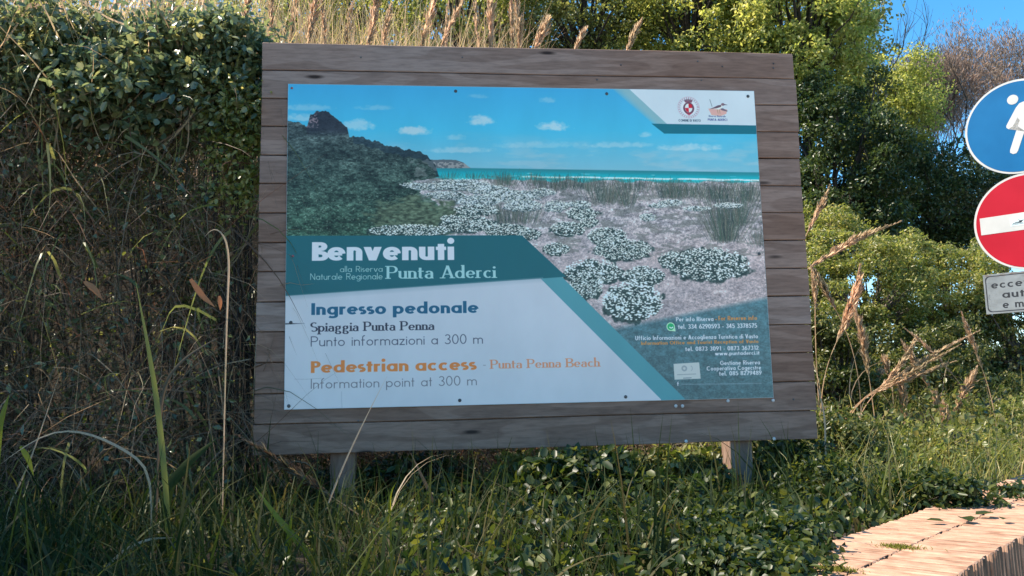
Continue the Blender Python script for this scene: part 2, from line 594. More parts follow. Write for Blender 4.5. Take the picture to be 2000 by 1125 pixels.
def to_canvas(px, py):
    p = at(px, py, 0.0)
    return (p[0] - PX0) / (PX1 - PX0) * PW, (Z0 + PZ1 - p[2]) / (PZ1 - PZ0) * PH


def C(*pts):
    return np.array([to_canvas(a, b) for a, b in pts])


def paint_panel():
    u, v = np.meshgrid((np.arange(PW) + .5) / PW, (np.arange(PH) + .5) / PH)
    X, Y = to_px(u, v)
    X = X.astype(np.float32); Y = Y.astype(np.float32)
    r = np.random.default_rng(3)
    img = np.zeros((PH, PW, 3), np.float32)

    def lay(mask, col):
        nonlocal img
        m = np.clip(mask, 0, 1)[..., None]
        m = m.astype(np.float32)
        img = img * (1 - m) + np.asarray(col, np.float32) / 255 * m
    hor = 328 + (X - 905) * .0152
    t = np.clip((Y - 165) / (hor - 165), 0, 1)[..., None]
    top = np.array([52, 150, 208]); mid = np.array([60, 168, 214]); low = np.array([104, 170, 200])
    img[:] = np.where(t < .55, top + (mid - top) * t / .55, mid + (low - mid) * (t - .55) / .45) / 255
    # clouds
    n = vnoise(X / 60, Y / 16, 5, 4)
    lay(np.clip((n - .5) * 2.2, 0, .4) * np.clip((Y - 255) / 50, 0, 1), (150, 182, 205))
    for cx, cy, rx, ry, a in [(808, 258, 34, 12, .75), (938, 238, 28, 13, .7), (1082, 250, 34, 12, .7), (1068, 198, 18, 8, .35), (698, 248, 34, 15, .55), (600, 212, 50, 9, .35),
                              (590, 232, 36, 10, .5), (890, 270, 20, 8, .35), (1260, 265, 13, 7, .45), (1350, 290, 66, 9, .55), (1210, 285, 70, 8, .4), (935, 190, 22, 6, .25), (735, 212, 40, 7, .3), (1050, 285, 90, 9, .3), (900, 295, 70, 8, .4)]:
        dn = ((X - cx) / rx) ** 2 + (np.where(Y > cy, (Y - cy) * 1.8, Y - cy) / ry) ** 2 + (vnoise(X / 9, Y / 6, 9, 3) - .5) * 1.6
        lay(np.clip(1.15 - dn, 0, 1) * a, (178, 200, 218))
    # sea
    sea = np.clip(Y - hor, 0, 1)[..., None]
    st = np.clip((Y - hor) / 26, 0, 1)[..., None]
    sc_ = (np.array([30, 118, 138]) * (1 - st) + np.array([62, 160, 172]) * st) / 255
    img = img * (1 - sea) + sc_ * sea
    foam = np.clip(1 - np.abs(Y - hor - 14 - 3 * vnoise(X / 40, Y * 0, 4, 2)) / 2.4, 0, 1) * np.clip((X - 980) / 60, 0, 1)
    lay(foam * .95 * (vnoise(X / 14, Y / 3, 8, 2) > .25), (205, 222, 228))
    lay(np.clip(1 - np.abs(Y - hor - 9) / 1.3, 0, 1) * (vnoise(X / 22, Y / 2, 18, 1) > .74) * .6, (170, 200, 210))
    # headland
    hx = np.array([820, 850, 865, 890, 905, 915, 925]); hy = np.array([310, 313, 312, 313, 318, 326, 332])
    head = (Y > np.interp(X, hx, hy)) & (Y < 329) & (X > 820) & (X < 925)
    lay(head * 1.0, (78, 92, 104))
    lay(head * (vnoise(X / 4, Y / 3, 31, 2) > .5) * (Y > 317) * .8, (140, 148, 156))
    # beach in front of sea
    sandtop = 341 + (X - 905) * .012 + 10 * vnoise(X / 30, Y * 0, 6, 2) - 5
    sn = vnoise(X / 5, Y / 3.2, 12, 4)
    sn2 = vnoise(X / 26, Y / 15, 15, 3)
    sand = (np.array([138, 140, 150])[None, None] * (.42 + .6 * sn + .5 * vnoise(X / 1.8, Y / 1.3, 14, 2))[..., None] + (sn2 - .5)[..., None] * np.array([44, 40, 38])) / 255
    m = np.clip((Y - sandtop - 8) / 3, 0, 1)[..., None]
    img = img * (1 - m) + sand * m
    near = np.clip((Y - 440) / 60, 0, 1) * (X > 1050)
    lay(near * .28, (150, 140, 146))
    # scrub patches in the sand
    lay(((vnoise(X / 22, Y / 7, 41, 3) > .56) & (Y > sandtop + 4) & (Y < 500)) * .5 * (.5 + .5 * sn), (74, 84, 82))
    # marram grass: fans of strokes
    img = img.astype(np.float32)

    def strokes(xs, ys, ln_, tilt, cols, wmax=1):
        for x, y, l, ti, c in zip(xs, ys, ln_, tilt, cols):
            a = to_canvas(x, y); b = to_canvas(x + ti * l, y - l)
            k = int(max(abs(a[0] - b[0]), abs(a[1] - b[1]))) + 2
            px = np.clip(np.linspace(a[0], b[0], k).astype(int), 0, PW - 1); py = np.clip(np.linspace(a[1], b[1], k).astype(int), 0, PH - 1)
            img[py, px] = img[py, px] * .35 + np.array(c) / 255 * .65
            if wmax > 1:
                px = np.clip(px + 1, 0, PW - 1)
                img[py, px] = img[py, px] * .5 + np.array(c) / 255 * .5
    pal = np.array([[62, 78, 80], [84, 96, 92], [50, 62, 66], [108, 112, 108], [92, 88, 86], [70, 92, 84]])
    for cx, cy, rx, hh, n_ in [(985, 362, 24, 26, 170), (1080, 372, 50, 26, 260), (1180, 396, 34, 44, 300), (1225, 402, 16, 40, 130), (1310, 386, 36, 34, 300), (1395, 388, 50, 34, 340), (1460, 392, 26, 38, 220),
                               (1415, 470, 26, 90, 420), (1445, 440, 20, 70, 160), (1000, 436, 50, 40, 330), (1110, 366, 30, 24, 120), (1240, 372, 40, 24, 180), (930, 350, 26, 12, 80), (880, 350, 20, 12, 60), (1040, 356, 24, 18, 90),
                               (1160, 372, 30, 26, 120), (1480, 480, 16, 40, 60), (1350, 384, 30, 26, 120)]:
        x = cx + r.normal(0, .5, n_) * rx
        strokes(x, cy + r.normal(0, 3, n_), hh * r.uniform(.45, 1.05, n_), (x - cx) / rx * .45 + r.normal(0, .18, n_), pal[r.integers(0, 6, n_)])
    # hill
    hx = [555, 600, 606, 622, 640, 662, 678, 682, 705, 728, 740, 760, 778, 790, 805, 822, 842, 850, 858]
    hy = [232, 246, 226, 217, 220, 236, 250, 268, 268, 276, 277, 287, 287, 293, 294, 298, 312, 322, 346]
    hedge = np.interp(X, hx, hy) + (vnoise(X / 6, Y * 0, 21, 2) - .5) * 6
    right = np.interp(Y, [346, 360, 400, 430, 470], [858, 790, 860, 880, 800]) + (vnoise(X / 30, Y / 9, 22, 3) - .5) * 40
    hill = (Y > hedge) & ((X < right) | (Y < 346)) & (X < 862)
    hn = vnoise(X / 7, Y / 3, 23, 4)
    tt = np.clip((Y - 240) / 220, 0, 1)
    base = (np.array([66, 76, 80]) * (1 - tt)[..., None] + np.array([60, 82, 74]) * tt[..., None]) * (.7 + .6 * vnoise(X / 40, Y / 16, 27, 3))[..., None]
    hc = base * (.3 + .9 * hn[..., None] + .5 * vnoise(X / 2.2, Y / 1.4, 24, 2)[..., None]) / 255
    hc = hc + np.clip(vnoise(X / 3, Y / 2, 29, 2) - .62, 0, 1)[..., None] * .9 * tt[..., None]
    img = np.where(hill[..., None], hc, img)
    knob = hill & (((X - 640) / 42) ** 2 + ((Y - 250) / 36) ** 2 < 1)
    lay(knob * .8 * np.clip((268 - Y) / 14, 0, 1) * (.6 + .5 * hn), (52, 55, 66))
    lay(knob * (X < 618 + 8 * hn) * (Y < 250) * np.clip((vnoise(X / 3, Y / 2.4, 33, 2) - .42) * 4, 0, 1) * .6, (150, 138, 150))
    lay((hill & (X > 690) & (Y < hedge + 14)) * .6, (46, 60, 72))
    lay((hill & (X > 800) & (Y > 310) & (vnoise(X / 12, Y / 6, 35, 2) > .6)) * .4, (120, 126, 132))
    # meadow between the hill and the flowers
    mead = (np.clip((1.1 + 2.4 * (vnoise(X / 14, Y / 5, 44, 4) - .5) - (((X - 815) / 95) ** 2 + ((Y - 424) / 40) ** 2)) * 2, 0, 1) * (X < 910))[..., None]
    img = img * (1 - mead) + mead * (np.array([82, 96, 86]) * (.5 + .95 * hn[..., None])) / 255
    # white flower cushions
    cush = [(900, 362, 60, 12, 2), (955, 372, 44, 10, 2), (840, 366, 50, 7, 2), (810, 362, 30, 5, 2), (1000, 384, 60, 12, 2), (935, 392, 50, 12, 2), (1060, 376, 26, 8, 2), (930, 412, 46, 12, 3), (915, 440, 56, 17, 3), (885, 428, 26, 8, 3), (990, 452, 46, 14, 3),
            (1035, 458, 22, 12, 3), (800, 452, 82, 13, 3), (870, 382, 40, 8, 2), (1020, 402, 40, 12, 2), (1085, 404, 26, 12, 2), (1136, 418, 34, 13, 3), (1110, 448, 36, 15, 3), (1150, 436, 20, 10, 3), (1185, 464, 40, 20, 3), (1216, 490, 58, 22, 3), (1086, 488, 27, 13, 3),
            (1158, 534, 58, 26, 4), (1256, 543, 44, 22, 4), (1236, 592, 62, 40, 5), (1384, 520, 82, 34, 4), (1315, 510, 30, 18, 4), (1310, 397, 26, 7, 2), (1420, 402, 30, 6, 2), (1145, 560, 34, 28, 3), (1285, 402, 20, 5, 2), (1360, 408, 30, 5, 2), (1130, 400, 26, 8, 2), (1265, 425, 18, 8, 2)]
    for cx, cy, rx, ry, dz in cush:
        b0 = to_canvas(cx - rx * 1.4 - 6, cy - ry * 1.5 - 6); b1 = to_canvas(cx + rx * 1.4 + 6, cy + ry * 1.5 + 6)
        sl_ = (slice(max(0, int(b0[1])), min(PH, int(b1[1]) + 8)), slice(max(0, int(b0[0]) - 6), min(PW, int(b1[0]) + 8)))
        xs, ys, sub = X[sl_], Y[sl_], img[sl_]
        d = ((xs - cx) / rx) ** 2 + ((ys - cy) / ry) ** 2 + (vnoise(xs / (rx * .22), ys / (ry * .4), int(cx) % 97, 4) - .5) * 1.3
        mk = np.clip((1.0 - d) * 5, 0, 1)[..., None]
        shade_ = (.55 + .9 * vnoise(xs / 3.5, ys / 2, 77, 3))[..., None]
        sub[:] = sub * (1 - .93 * mk) + .93 * mk * np.array([56, 72, 74], np.float32) / 255 * shade_
        if dz < 3:
            sp_ = mk * np.clip((vnoise(xs / 2.6, ys / 1.5, 78, 2) - .42) * 5, 0, 1)[..., None] * np.clip(.95 - .35 * (ys - cy) / ry, 0, 1)[..., None] * .8
            sub[:] = sub * (1 - sp_) + sp_ * np.array([168, 180, 196], np.float32) / 255
        k = int(rx * ry / dz / (.62 if dz < 4 else .85)) + 30
        a = r.uniform(0, 2 * PI, k); rr = np.sqrt(r.random(k))
        fx = cx + np.cos(a) * rr * rx * .97; fy = cy - ry * .12 + np.sin(a) * rr * ry * .95
        keep = r.random(k) < np.clip(1.0 - .4 * (fy - cy) / ry, .3, 1)
        for x, y in zip(fx[keep], fy[keep]):
            cc = to_canvas(x, y)
            s = dz * r.uniform(.5, .95)
            g = r.uniform(190, 235)
            fill(img, arc(cc[0], cc[1], s * 1.15, s * .62, 0, 360, 7)[:-1], (g / 255, g / 255 * 1.02, g / 255 * 1.06), .9, ss=2)
    land = np.clip((Y - hor - 4) / 6, 0, 1) + (hill * 1.0)
    land = np.clip(land, 0, 1)[..., None].astype(np.float32)
    img = img * (1 - land) + land * np.clip((img - .40) * 1.45 + .40, .03, .9)
    for _ in range(1):
        img = (img * 4 + 2 * (np.roll(img, 1, 0) + np.roll(img, -1, 0) + np.roll(img, 1, 1) + np.roll(img, -1, 1))) / 12
    # teal translucent field at the foot, its edge runs obliquely
    polyline_y = np.interp(X, [1190, 1499], [640, 577])
    foot = (Y > polyline_y) & (X > 1180)
    fm = np.clip((Y - polyline_y) / 10, 0, 1) * foot
    fn = vnoise(X / 9, Y / 7, 61, 4)
    fcol = (np.array([58, 104, 122]) * (1 - np.clip((Y - 600) / 180, 0, 1))[..., None] + np.array([56, 92, 104]) * np.clip((Y - 600) / 180, 0, 1)[..., None]) * (.55 + .5 * fn[..., None] + .4 * vnoise(X / 2.5, Y / 1.8, 62, 2)[..., None]) / 255
    img = img * (1 - .88 * fm[..., None]) + fcol * .88 * fm[..., None]
    lay(fm * (Y < 625) * (X < 1310) * (vnoise(X / 2.4, Y / 1.8, 66, 1) > .72) * .7, (110, 180, 190))

    def poly(pts, col, a=1.0):
        fill(img, C(*pts), np.array(col) / 255, a, 4)
    # lower white field and the two teal bands
    poly([(540, 560), (1056, 543), (1290, 779.5), (1310, 830), (540, 840)], (168, 184, 206))
    poly([(1054, 543), (1097, 541), (1336, 778), (1350, 800), (1310, 800)], (70, 136, 156))
    poly([(540, 461), (1019, 460), (1106, 541), (540, 580)], (22, 88, 104))
    for k in range(10):      # soft printed shadow under the teal banner
        o = k * 1.1
        poly([(540, 578.5 + o), (1060, 541.5 + o), (1061, 543 + o), (540, 580.5 + o)], (110, 140, 160), .35 * (1 - k / 10))
    # corner label: white with a grey green fold and a teal lip
    for k in range(14):
        o = k * 1.9
        poly([(1178 + o, 160), (1210 + o * .6, 160), (1316 + o * .35, 245), (1275 + o * .6, 243)], (118, 162, 180), .16)
    poly([(1202, 150), (1500, 150), (1500, 247), (1303, 243.5)], (170, 196, 218))
    poly([(1272, 242), (1500, 246), (1500, 262.5), (1297, 261.5)], (18, 96, 120))
    # ---- lettering
    HV = Font(.31, .19, .73, 1.16, sp=.07)
    HV2 = Font(.27, .17, .68, 1.2, sp=.09)
    LT = Font(.085, .08, .62, 1.0, sp=.13)
    LT2 = Font(.085, .08, .6, 1.0, sp=.13)
    SR = Font(.165, .07, .6, .97, serif=True, sp=.075)
    BD = Font(.19, .15, .64, 1.0, sp=.1)

    def text(s, F, x0, y0, x1, y1, cap, col, a=1.0):
        """baseline from (x0,y0) to (x1,y1) in photograph pixels, cap height in photograph pixels"""
        ps, wd = text_shapes(s, F)
        c0 = np.array(to_canvas(x0, y0)); c1 = np.array(to_canvas(x1, y1))
        cv = (c1[1] + c0[1]) / 2
        ch = abs(to_canvas(x0, y0)[1] - to_canvas(x0, y0 - cap)[1])
        sx = (c1[0] - c0[0]) / wd
        allp = [np.stack([c0[0] + p[:, 0] * sx, cv - p[:, 1] * ch], 1) for p in ps]
        cov = np.zeros((PH, PW), np.float32)
        for p in allp: fill(img, p, None, ss=3, cov=cov)
        nonzero = np.where(cov.max(1) > 0)[0]
        y_0, y_1 = nonzero[0], nonzero[-1] + 1
        cc = cov[y_0:y_1, :, None] * a
        img[y_0:y_1] = img[y_0:y_1] * (1 - cc) + np.asarray(col, np.float32) / 255 * cc
    wht = (190, 200, 222)
    text('Benvenuti', HV, 609, 510.5, 887, 507.5, 36.5, wht)
    text('alla Riserva', LT, 664, 532, 747, 531, 11.5, (150, 190, 200))
    text('Naturale Regionale', LT, 606, 547, 747, 546, 12.5, (150, 190, 200))
    text('Punta Aderci', SR, 755, 545.5, 968, 542.5, 25, (140, 188, 202))
    text('Ingresso pedonale', HV2, 608, 616, 934, 611, 23, (22, 84, 122))
    text('Spiaggia Punta Penna', SR, 607, 649, 848, 644, 18, (40, 46, 66))
    text('Punto informazioni a 300 m', LT2, 607, 677.5, 943, 671, 19.5, (62, 70, 92))
    text('Pedestrian access', HV2, 607, 729.5, 930, 722, 23, (196, 118, 66))
    text('-', SR, 943, 718, 949, 718, 14, (110, 110, 120))
    text('Punta Penna Beach', SR, 958, 720.5, 1171, 716.5, 17.5, (184, 132, 106))
    text('Information point at 300 m', LT2, 607, 760.5, 931, 752, 19.5, (98, 102, 116))
    org = (190, 128, 66)
    text('Per info Riserva', BD, 1320, 628.5, 1393, 627, 8.5, wht)
    text('-', BD, 1396, 627, 1400, 627, 8, org)
    text('For Reserve info', BD, 1403, 626.5, 1478, 625, 8.5, org)
    text('tel. 334 6290593 - 345 3378575', BD, 1324, 643.5, 1478, 640, 9, wht)
    text('Ufficio Informazioni e Accoglienza Turistica di Vasto', BD, 1240.5, 664, 1480, 662, 8.5, wht)
    text('Information Office and Tourist Reception of Vasto', BD, 1252, 673.5, 1481, 671, 7, org)
    text('tel. 0873 3091 - 0873 367312', BD, 1338, 687, 1481, 683, 8.5, wht)
    text('www.puntaderci.it', BD, 1396, 694.5, 1483, 693, 7.5, wht)
    text('Gestione Riserva', BD, 1406, 713.5, 1484, 712, 8.5, wht)
    text('Cooperativa Cogecstre', BD, 1380, 724.5, 1486, 722, 8.5, wht)
    text('tel. 085 8279489', BD, 1404, 734.5, 1487, 732, 8.5, wht)
    # telephone disc
    c = C((1309.5, 638.5))[0]
    s = C((1309.5, 630))[0]
    rr = abs(s[1] - c[1])
    fill(img, arc(c[0], c[1], rr, rr, 0, 360, 26)[:-1], (.62, .82, .74))
    fill(img, np.array([c + [rr * .2, rr], c + [rr * 1.1, rr * 1.1], c + [rr, rr * .1]]), (.62, .82, .74))
    fill(img, arc(c[0], c[1], rr * .78, rr * .78, 0, 360, 26)[:-1], (.13, .62, .42))
    fill(img, outline(arc(c[0] + rr * .12, c[1] - rr * .12, rr * .42, rr * .42, 20, 160, 10), BD, rr * .24), (.85, .92, .92))
    # white card with a pale round mark
    fill(img, C((1315, 711), (1365, 708), (1368, 740), (1317, 742)), (.66, .72, .76))
    c = C((1336, 720))[0]
    fill(img, outline(arc(c[0], c[1], 8, 8, 0, 360, 24), BD, 6), (.52, .58, .63))
    fill(img, outline(arc(c[0] + 24, c[1], 7, 9, -80, 80, 12), BD, 2.5), (.55, .6, .65))
    fill(img, C((1322, 731.5), (1359, 730), (1359, 731.6), (1322, 733.2)), (.5, .55, .6), .8)
    fill(img, C((1334, 738.3), (1350, 737.6), (1350, 739), (1334, 739.6)), (.3, .35, .42), .8)
    text('f', BD, 1322, 754, 1326, 754, 8, wht)
    fill(img, C((1330, 750.2), (1487, 748), (1487, 750.3), (1330, 752.4)), (.5, .6, .68), .45)
    # town arms: lettered ring, crown, quartered shield
    c = C((1344.5, 210.5))[0]
    R_ = 42
    for a in np.arange(0, 360, 13):
        p = c + R_ * .9 * np.array([math.cos(rad(a)), math.sin(rad(a))])
        fill(img, outline(np.array([p + 4.0 * np.array([math.cos(rad(a)), math.sin(rad(a))]), p - 4.0 * np.array([math.cos(rad(a)), math.sin(rad(a))])]), BD, 3), (.58, .42, .52), .75)
    fill(img, outline(arc(c[0], c[1], R_ * 1.03, R_ * 1.03, 0, 360, 40), BD, 1.6), (.62, .5, .6), .6)
    fill(img, arc(c[0], c[1], R_ * .72, R_ * .72, 0, 360, 36)[:-1], (.74, .8, .88))
    fill(img, arc(c[0], c[1] + 3, 22, 24, 0, 360, 30)[:-1], (.34, .22, .3))
    fill(img, arc(c[0], c[1] + 2, 15, 18, 0, 360, 30)[:-1], (.8, .82, .88))
    fill(img, np.array([c + [0, -16], c + [13, -13], c + [15, 2], c + [0, 2]]), (.66, .08, .17))
    fill(img, np.array([c + [0, 2], c + [-15, 2], c + [-10, 15], c + [0, 20]]), (.66, .08, .17))
    for k in range(-2, 3):
        fill(img, arc(c[0] + k * 6.5, c[1] - 31 + abs(k) * 1.5, 3.6, 4.5, 0, 360, 10)[:-1], (.4, .36, .44))
    fill(img, np.array([c + [-16, -27], c + [16, -27], c + [13, -20], c + [-13, -20]]), (.42, .3, .38))
    fill(img, np.array([c + [-14, 22], c + [14, 22], c + [0, 33]]), (.55, .18, .28), .8)
    text('COMUNE DI VASTO', BD, 1325, 237.5, 1368, 238.5, 4.4, (40, 62, 84))
    # emblem: a small wading bird on a dune
    c = C((1401, 211))[0]
    o = lambda *p: np.array([c + np.array(q_) for q_ in p])
    fill(img, o((-38, 4), (38, 6), (34, 24), (10, 34), (-26, 30)), (.72, .58, .58), .9)
    fill(img, o((8, 2), (22, 2), (40, 12), (38, 15), (16, 10)), (.36, .34, .42))
    fill(img, o((-26, 4), (-12, 2), (4, -6), (16, -14), (24, -16), (28, -12), (20, -8), (16, 2), (4, 8), (-8, 6)), (.78, .8, .84))
    fill(img, o((-34, 6), (-14, -2), (2, -10), (16, -12), (14, -4), (-4, 2)), (.33, .28, .34))
    fill(img, arc(c[0] + 22, c[1] - 14, 7, 5.5, 0, 360, 14)[:-1], (.42, .36, .42))
    fill(img, o((26, -16), (42, -12), (26, -11)), (.3, .28, .34))
    for dx in (-2, 6):
        fill(img, outline(np.array([c + [dx, 6], c + [dx + 3, 24]]), BD, 2), (.55, .5, .42))
    fill(img, outline(np.array([c + [-30, -34], c + [-22, -4]]), BD, 2), (.36, .42, .46))
    text('Riserva Naturale', BD, 1384, 229, 1417, 229.8, 3.8, (70, 90, 130))
    text('PUNTA ADERCI', BD, 1382, 236, 1420, 237, 4.4, (50, 62, 120))
    # scratches and grime
    fill(img, C((556, 631.5), (598, 632), (556, 634.5)), (.2, .24, .3), .9)
    fill(img, outline(C((575, 741), (600, 741), (628, 739)), BD, 1.2), (.45, .48, .52), .6)
    fill(img, outline(C((667, 765), (667, 780), (668, 797)), BD, 3), (.5, .55, .62), .35)
    g = vnoise(X / 50, Y / 90, 71, 4)
    img *= (.965 + .06 * g)[..., None].astype(np.float32)
    # displayed colour in the shade -> reflectance (a white print under that light shows as 172,190,212)
    lin = s2l(img)
    wl = s2l(np.array([176, 190, 208]) / 255)
    return l2s(lin / wl * np.array([.92, .82, .74]))


panel_mat = img_mat('printed_landscape_panel', paint_panel(), rough=0.42, spec=0.35)

#@STRUCT
# ------------------------------------------------------------------ the setting: ground, road, low brick wall
WDIR = np.array([0.757, 0.654]) / np.hypot(0.757, 0.654)         # the low wall runs obliquely past the board
WN = np.array([WDIR[1], -WDIR[0]])                                # towards the road
WBACK = np.array([1.919, -1.662])                                 # a point on its back edge
WZ, WW = CAMP[2] - 0.45, 0.42
ROAD_Z = -0.76


def sstep(a, b, x):
    t = np.clip((x - a) / (b - a), 0, 1)
    return t * t * (3 - 2 * t)


def ground_z(x, y):
    x = np.asarray(x, float); y = np.asarray(y, float)
    HL = 3.3 - .3 * sstep(-.3, 1.2, x) - 2.1 * sstep(1.5, 3.5, x)
    y0 = .35 + .5 * sstep(2.5, 4.5, x)
    z = .03 + HL * sstep(0, 1, (y - y0) / (3.0 + 1.5 * sstep(1, 4, x))) + .03 * np.maximum(y - 4, 0)
    z = z + .05 * np.sin(x * 2.3 + y) * np.cos(y * 1.9 - x) * sstep(-.5, 1, y)
    side = (x - WBACK[0]) * WN[0] + (y - WBACK[1]) * WN[1]        # >0 towards the road
    z = z + (WZ - .09 - z) * sstep(-.9, -.05, side) * (z < 1.2)
    return np.where(side > .12, ROAD_Z - .01, z)


def heightfield(xs, ys, f, name, mat):
    X, Y = np.meshgrid(xs, ys)
    V = np.stack([X, Y, f(X, Y)], -1).reshape(-1, 3)
    n, m = len(xs), len(ys)
    i = np.arange(m - 1)[:, None] * n + np.arange(n - 1)[None, :]
    F = np.stack([i, i + 1, i + n + 1, i + n], -1).reshape(-1, 4)
    return link_mesh(name, np_mesh(name, V, F, True), mat)


axx = np.concatenate([np.linspace(-150, -12, 18), np.linspace(-10, -3.2, 26), np.arange(-3, 6.01, .12), np.linspace(6.4, 14, 26), np.linspace(18, 150, 18)])
axy = np.concatenate([np.linspace(-150, -10, 16), np.arange(-8, 5.01, .12), np.linspace(5.4, 16, 28), np.linspace(20, 180, 20)])
soil = noisy_mat('dry_soil', (0.014, 0.012, 0.008), (0.04, 0.03, 0.02), 9, 1.0, .8)
ground = heightfield(axx, axy, ground_z, 'ground', soil)
tag(ground, kind='structure')

# road: asphalt sheet along the wall with a kerbside gutter strip
asph = noisy_mat('pale_bounce_road_surface', (0.34, 0.29, 0.235), (0.46, 0.4, 0.325), 60, .95, .6)  # road tone lightened to bounce warm sunlight onto the board
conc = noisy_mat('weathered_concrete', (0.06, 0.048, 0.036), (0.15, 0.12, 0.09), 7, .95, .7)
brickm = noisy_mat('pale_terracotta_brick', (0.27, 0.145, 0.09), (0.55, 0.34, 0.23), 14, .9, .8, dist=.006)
brickend = noisy_mat('dark_brick_end', (0.04, 0.03, 0.022), (0.13, 0.085, 0.055), 22, .95, .6, dist=.004)  # end faces coloured darker than the brick tops
mort = noisy_mat('mortar', (0.05, 0.036, 0.026), (0.13, 0.095, 0.07), 30, .95, .6)


def wall_pt(s, n, z):
    p = WBACK + WDIR * s + WN * n
    return (p[0], p[1], z)


def strip(name, s0, s1, n0, n1, z, mat):
    V = np.array([wall_pt(s0, n0, z), wall_pt(s1, n0, z), wall_pt(s1, n1, z), wall_pt(s0, n1, z)])
    return link_mesh(name, np_mesh(name, V, np.array([[0, 3, 2, 1]])), mat)


tag(strip('road', -40, 60, .55, 26, ROAD_Z, asph), kind='structure')
tag(strip('gutter', -40, 60, WW + .004, .55, ROAD_Z + .004, conc), kind='structure')

low_wall = empty('low_brick_wall', wall_pt(0, WW / 2, ROAD_Z), math.atan2(WDIR[1], WDIR[0]))
tag(low_wall, 'low retaining wall capped with pale bricks set on edge beside the road', 'wall')
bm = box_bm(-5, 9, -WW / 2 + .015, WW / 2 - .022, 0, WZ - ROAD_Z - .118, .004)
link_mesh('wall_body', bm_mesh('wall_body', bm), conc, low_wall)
bm = box_bm(-5, 9, -WW / 2 + .012, WW / 2 - .012, WZ - ROAD_Z - .118, WZ - ROAD_Z - .02, 0)
link_mesh('mortar_bed', bm_mesh('mortar_bed', bm), mort, low_wall)
BL_, BP = WW / 2 - .006, .0318
bmeshes = []
for k in range(5):
    bm = box_bm(-BP / 2 + .0036, BP / 2 - .0036, -BL_ / 2, BL_ / 2, -.114, 0, .0025)
    for v in bm.verts:
        v.co += Vector((random.uniform(-.0016, .0016), random.uniform(-.003, .003), random.uniform(-.0022, .0015)))
    bmeshes.append(bm_mesh('brick', bm))
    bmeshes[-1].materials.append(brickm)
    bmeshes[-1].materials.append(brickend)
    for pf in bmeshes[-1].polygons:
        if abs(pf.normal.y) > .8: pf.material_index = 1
nb = 0
for i in range(-12, 137):
    for j in (-1, 1):
        if nb >= 298: break
        o = bpy.data.objects.new('brick', bmeshes[(i * 7 + j) % 5])
        COL.objects.link(o)
        o.parent = low_wall
        o.location = (i * BP + j * .004, -j * (BL_ / 2 + .003) + random.uniform(-.002, .002) + .004 * math.sin(i * .21), WZ - ROAD_Z + random.uniform(-.0016, .0014))
        o.rotation_euler = (random.uniform(-.004, .004), random.uniform(-.02, .02), random.uniform(-.006, .006))
        nb += 1
# beyond the part one can see the coping goes on as one joined run
bm = bmesh.new()
for s0, s1 in ((-5, -12.6 * BP), (136.6 * BP, 9)):
    k = s0 + BP / 2
    while k < s1:
        for j in (-1, 1):
            y_ = -j * (BL_ / 2 + .003)
            vs = [bm.verts.new((k + a, y_ + b, WZ - ROAD_Z + c)) for a in (-BP / 2 + .0036, BP / 2 - .0036) for b in (-BL_ / 2, BL_ / 2) for c in (-.11, random.uniform(-.003, .002))]
            for f in ((0, 1, 3, 2), (4, 6, 7, 5), (0, 4, 5, 1), (2, 3, 7, 6), (1, 5, 7, 3)): bm.faces.new([vs[q] for q in f])
        k += BP
bmesh.ops.recalc_face_normals(bm, faces=bm.faces)
tag(link_mesh('brick_run', bm_mesh('brick_run', bm), brickm, low_wall), kind='stuff')
mossm = leaf_mat('moss', [(0.10, 0.11, 0.02), (0.2, 0.19, 0.04)], .2, .9, .1)

# ------------------------------------------------------------------ the notice board
board = empty('notice_board', (0, 0, 0))
tag(board, 'big weathered plank notice board on two square posts with a printed beach panel', 'notice board')
plank_m = wood_mat('weathered_board_wood')
post_m = wood_mat('weathered_post_wood', True, .85)
BWID, NP, PP = 2.761, 14, 0.145
pmeshes = []
for k in range(5):
    bm = box_bm(0, BWID, 0, .028, .0022, PP - .0022, .003)
    bmesh.ops.subdivide_edges(bm, edges=[e for e in bm.edges if abs(e.verts[0].co.x - e.verts[1].co.x) > 1], cuts=14)
    for v in bm.verts:
        t_ = v.co.x / BWID
        v.co.z += .0016 * math.sin(t_ * 9 + k * 2 + (2 if v.co.z > .07 else 0)) + random.uniform(-.0005, .0005)
        v.co.y += .0012 * math.sin(t_ * 5 + k)
    me = bm_mesh('plank', bm)
    me.materials.append(plank_m)
    pmeshes.append(me)
for i in range(NP):
    o = bpy.data.objects.new('plank', pmeshes[i % 5])
    COL.objects.link(o)
    o.parent = board
    o.location = (random.uniform(-.002, .002) + .001 * i, random.uniform(0, .0025), Z0 + i * PP)
    o.scale = (1 + random.uniform(-.0015, .001), 1, 1)
for px in (640, 1403):
    p = at(px + (29 if px < 1000 else 43), 880, 0.03)
    bm = box_bm(-.058, .058, 0, .12, -.4, Z0 + NP * PP - .03, .004)
    o = link_mesh('post', bm_mesh('post', bm), post_m, board)
    o.location = (p[0] + (0 if px < 1000 else .005), .0325, 0)
link_mesh('light_blocking_sheet', bm_mesh('light_blocking_sheet', box_bm(.02, BWID - .02, .0305, .0318, Z0 + .02, Z0 + NP * PP - .02)), post_m, board)  # unseen sheet added to stop sunlight coming through the plank gaps
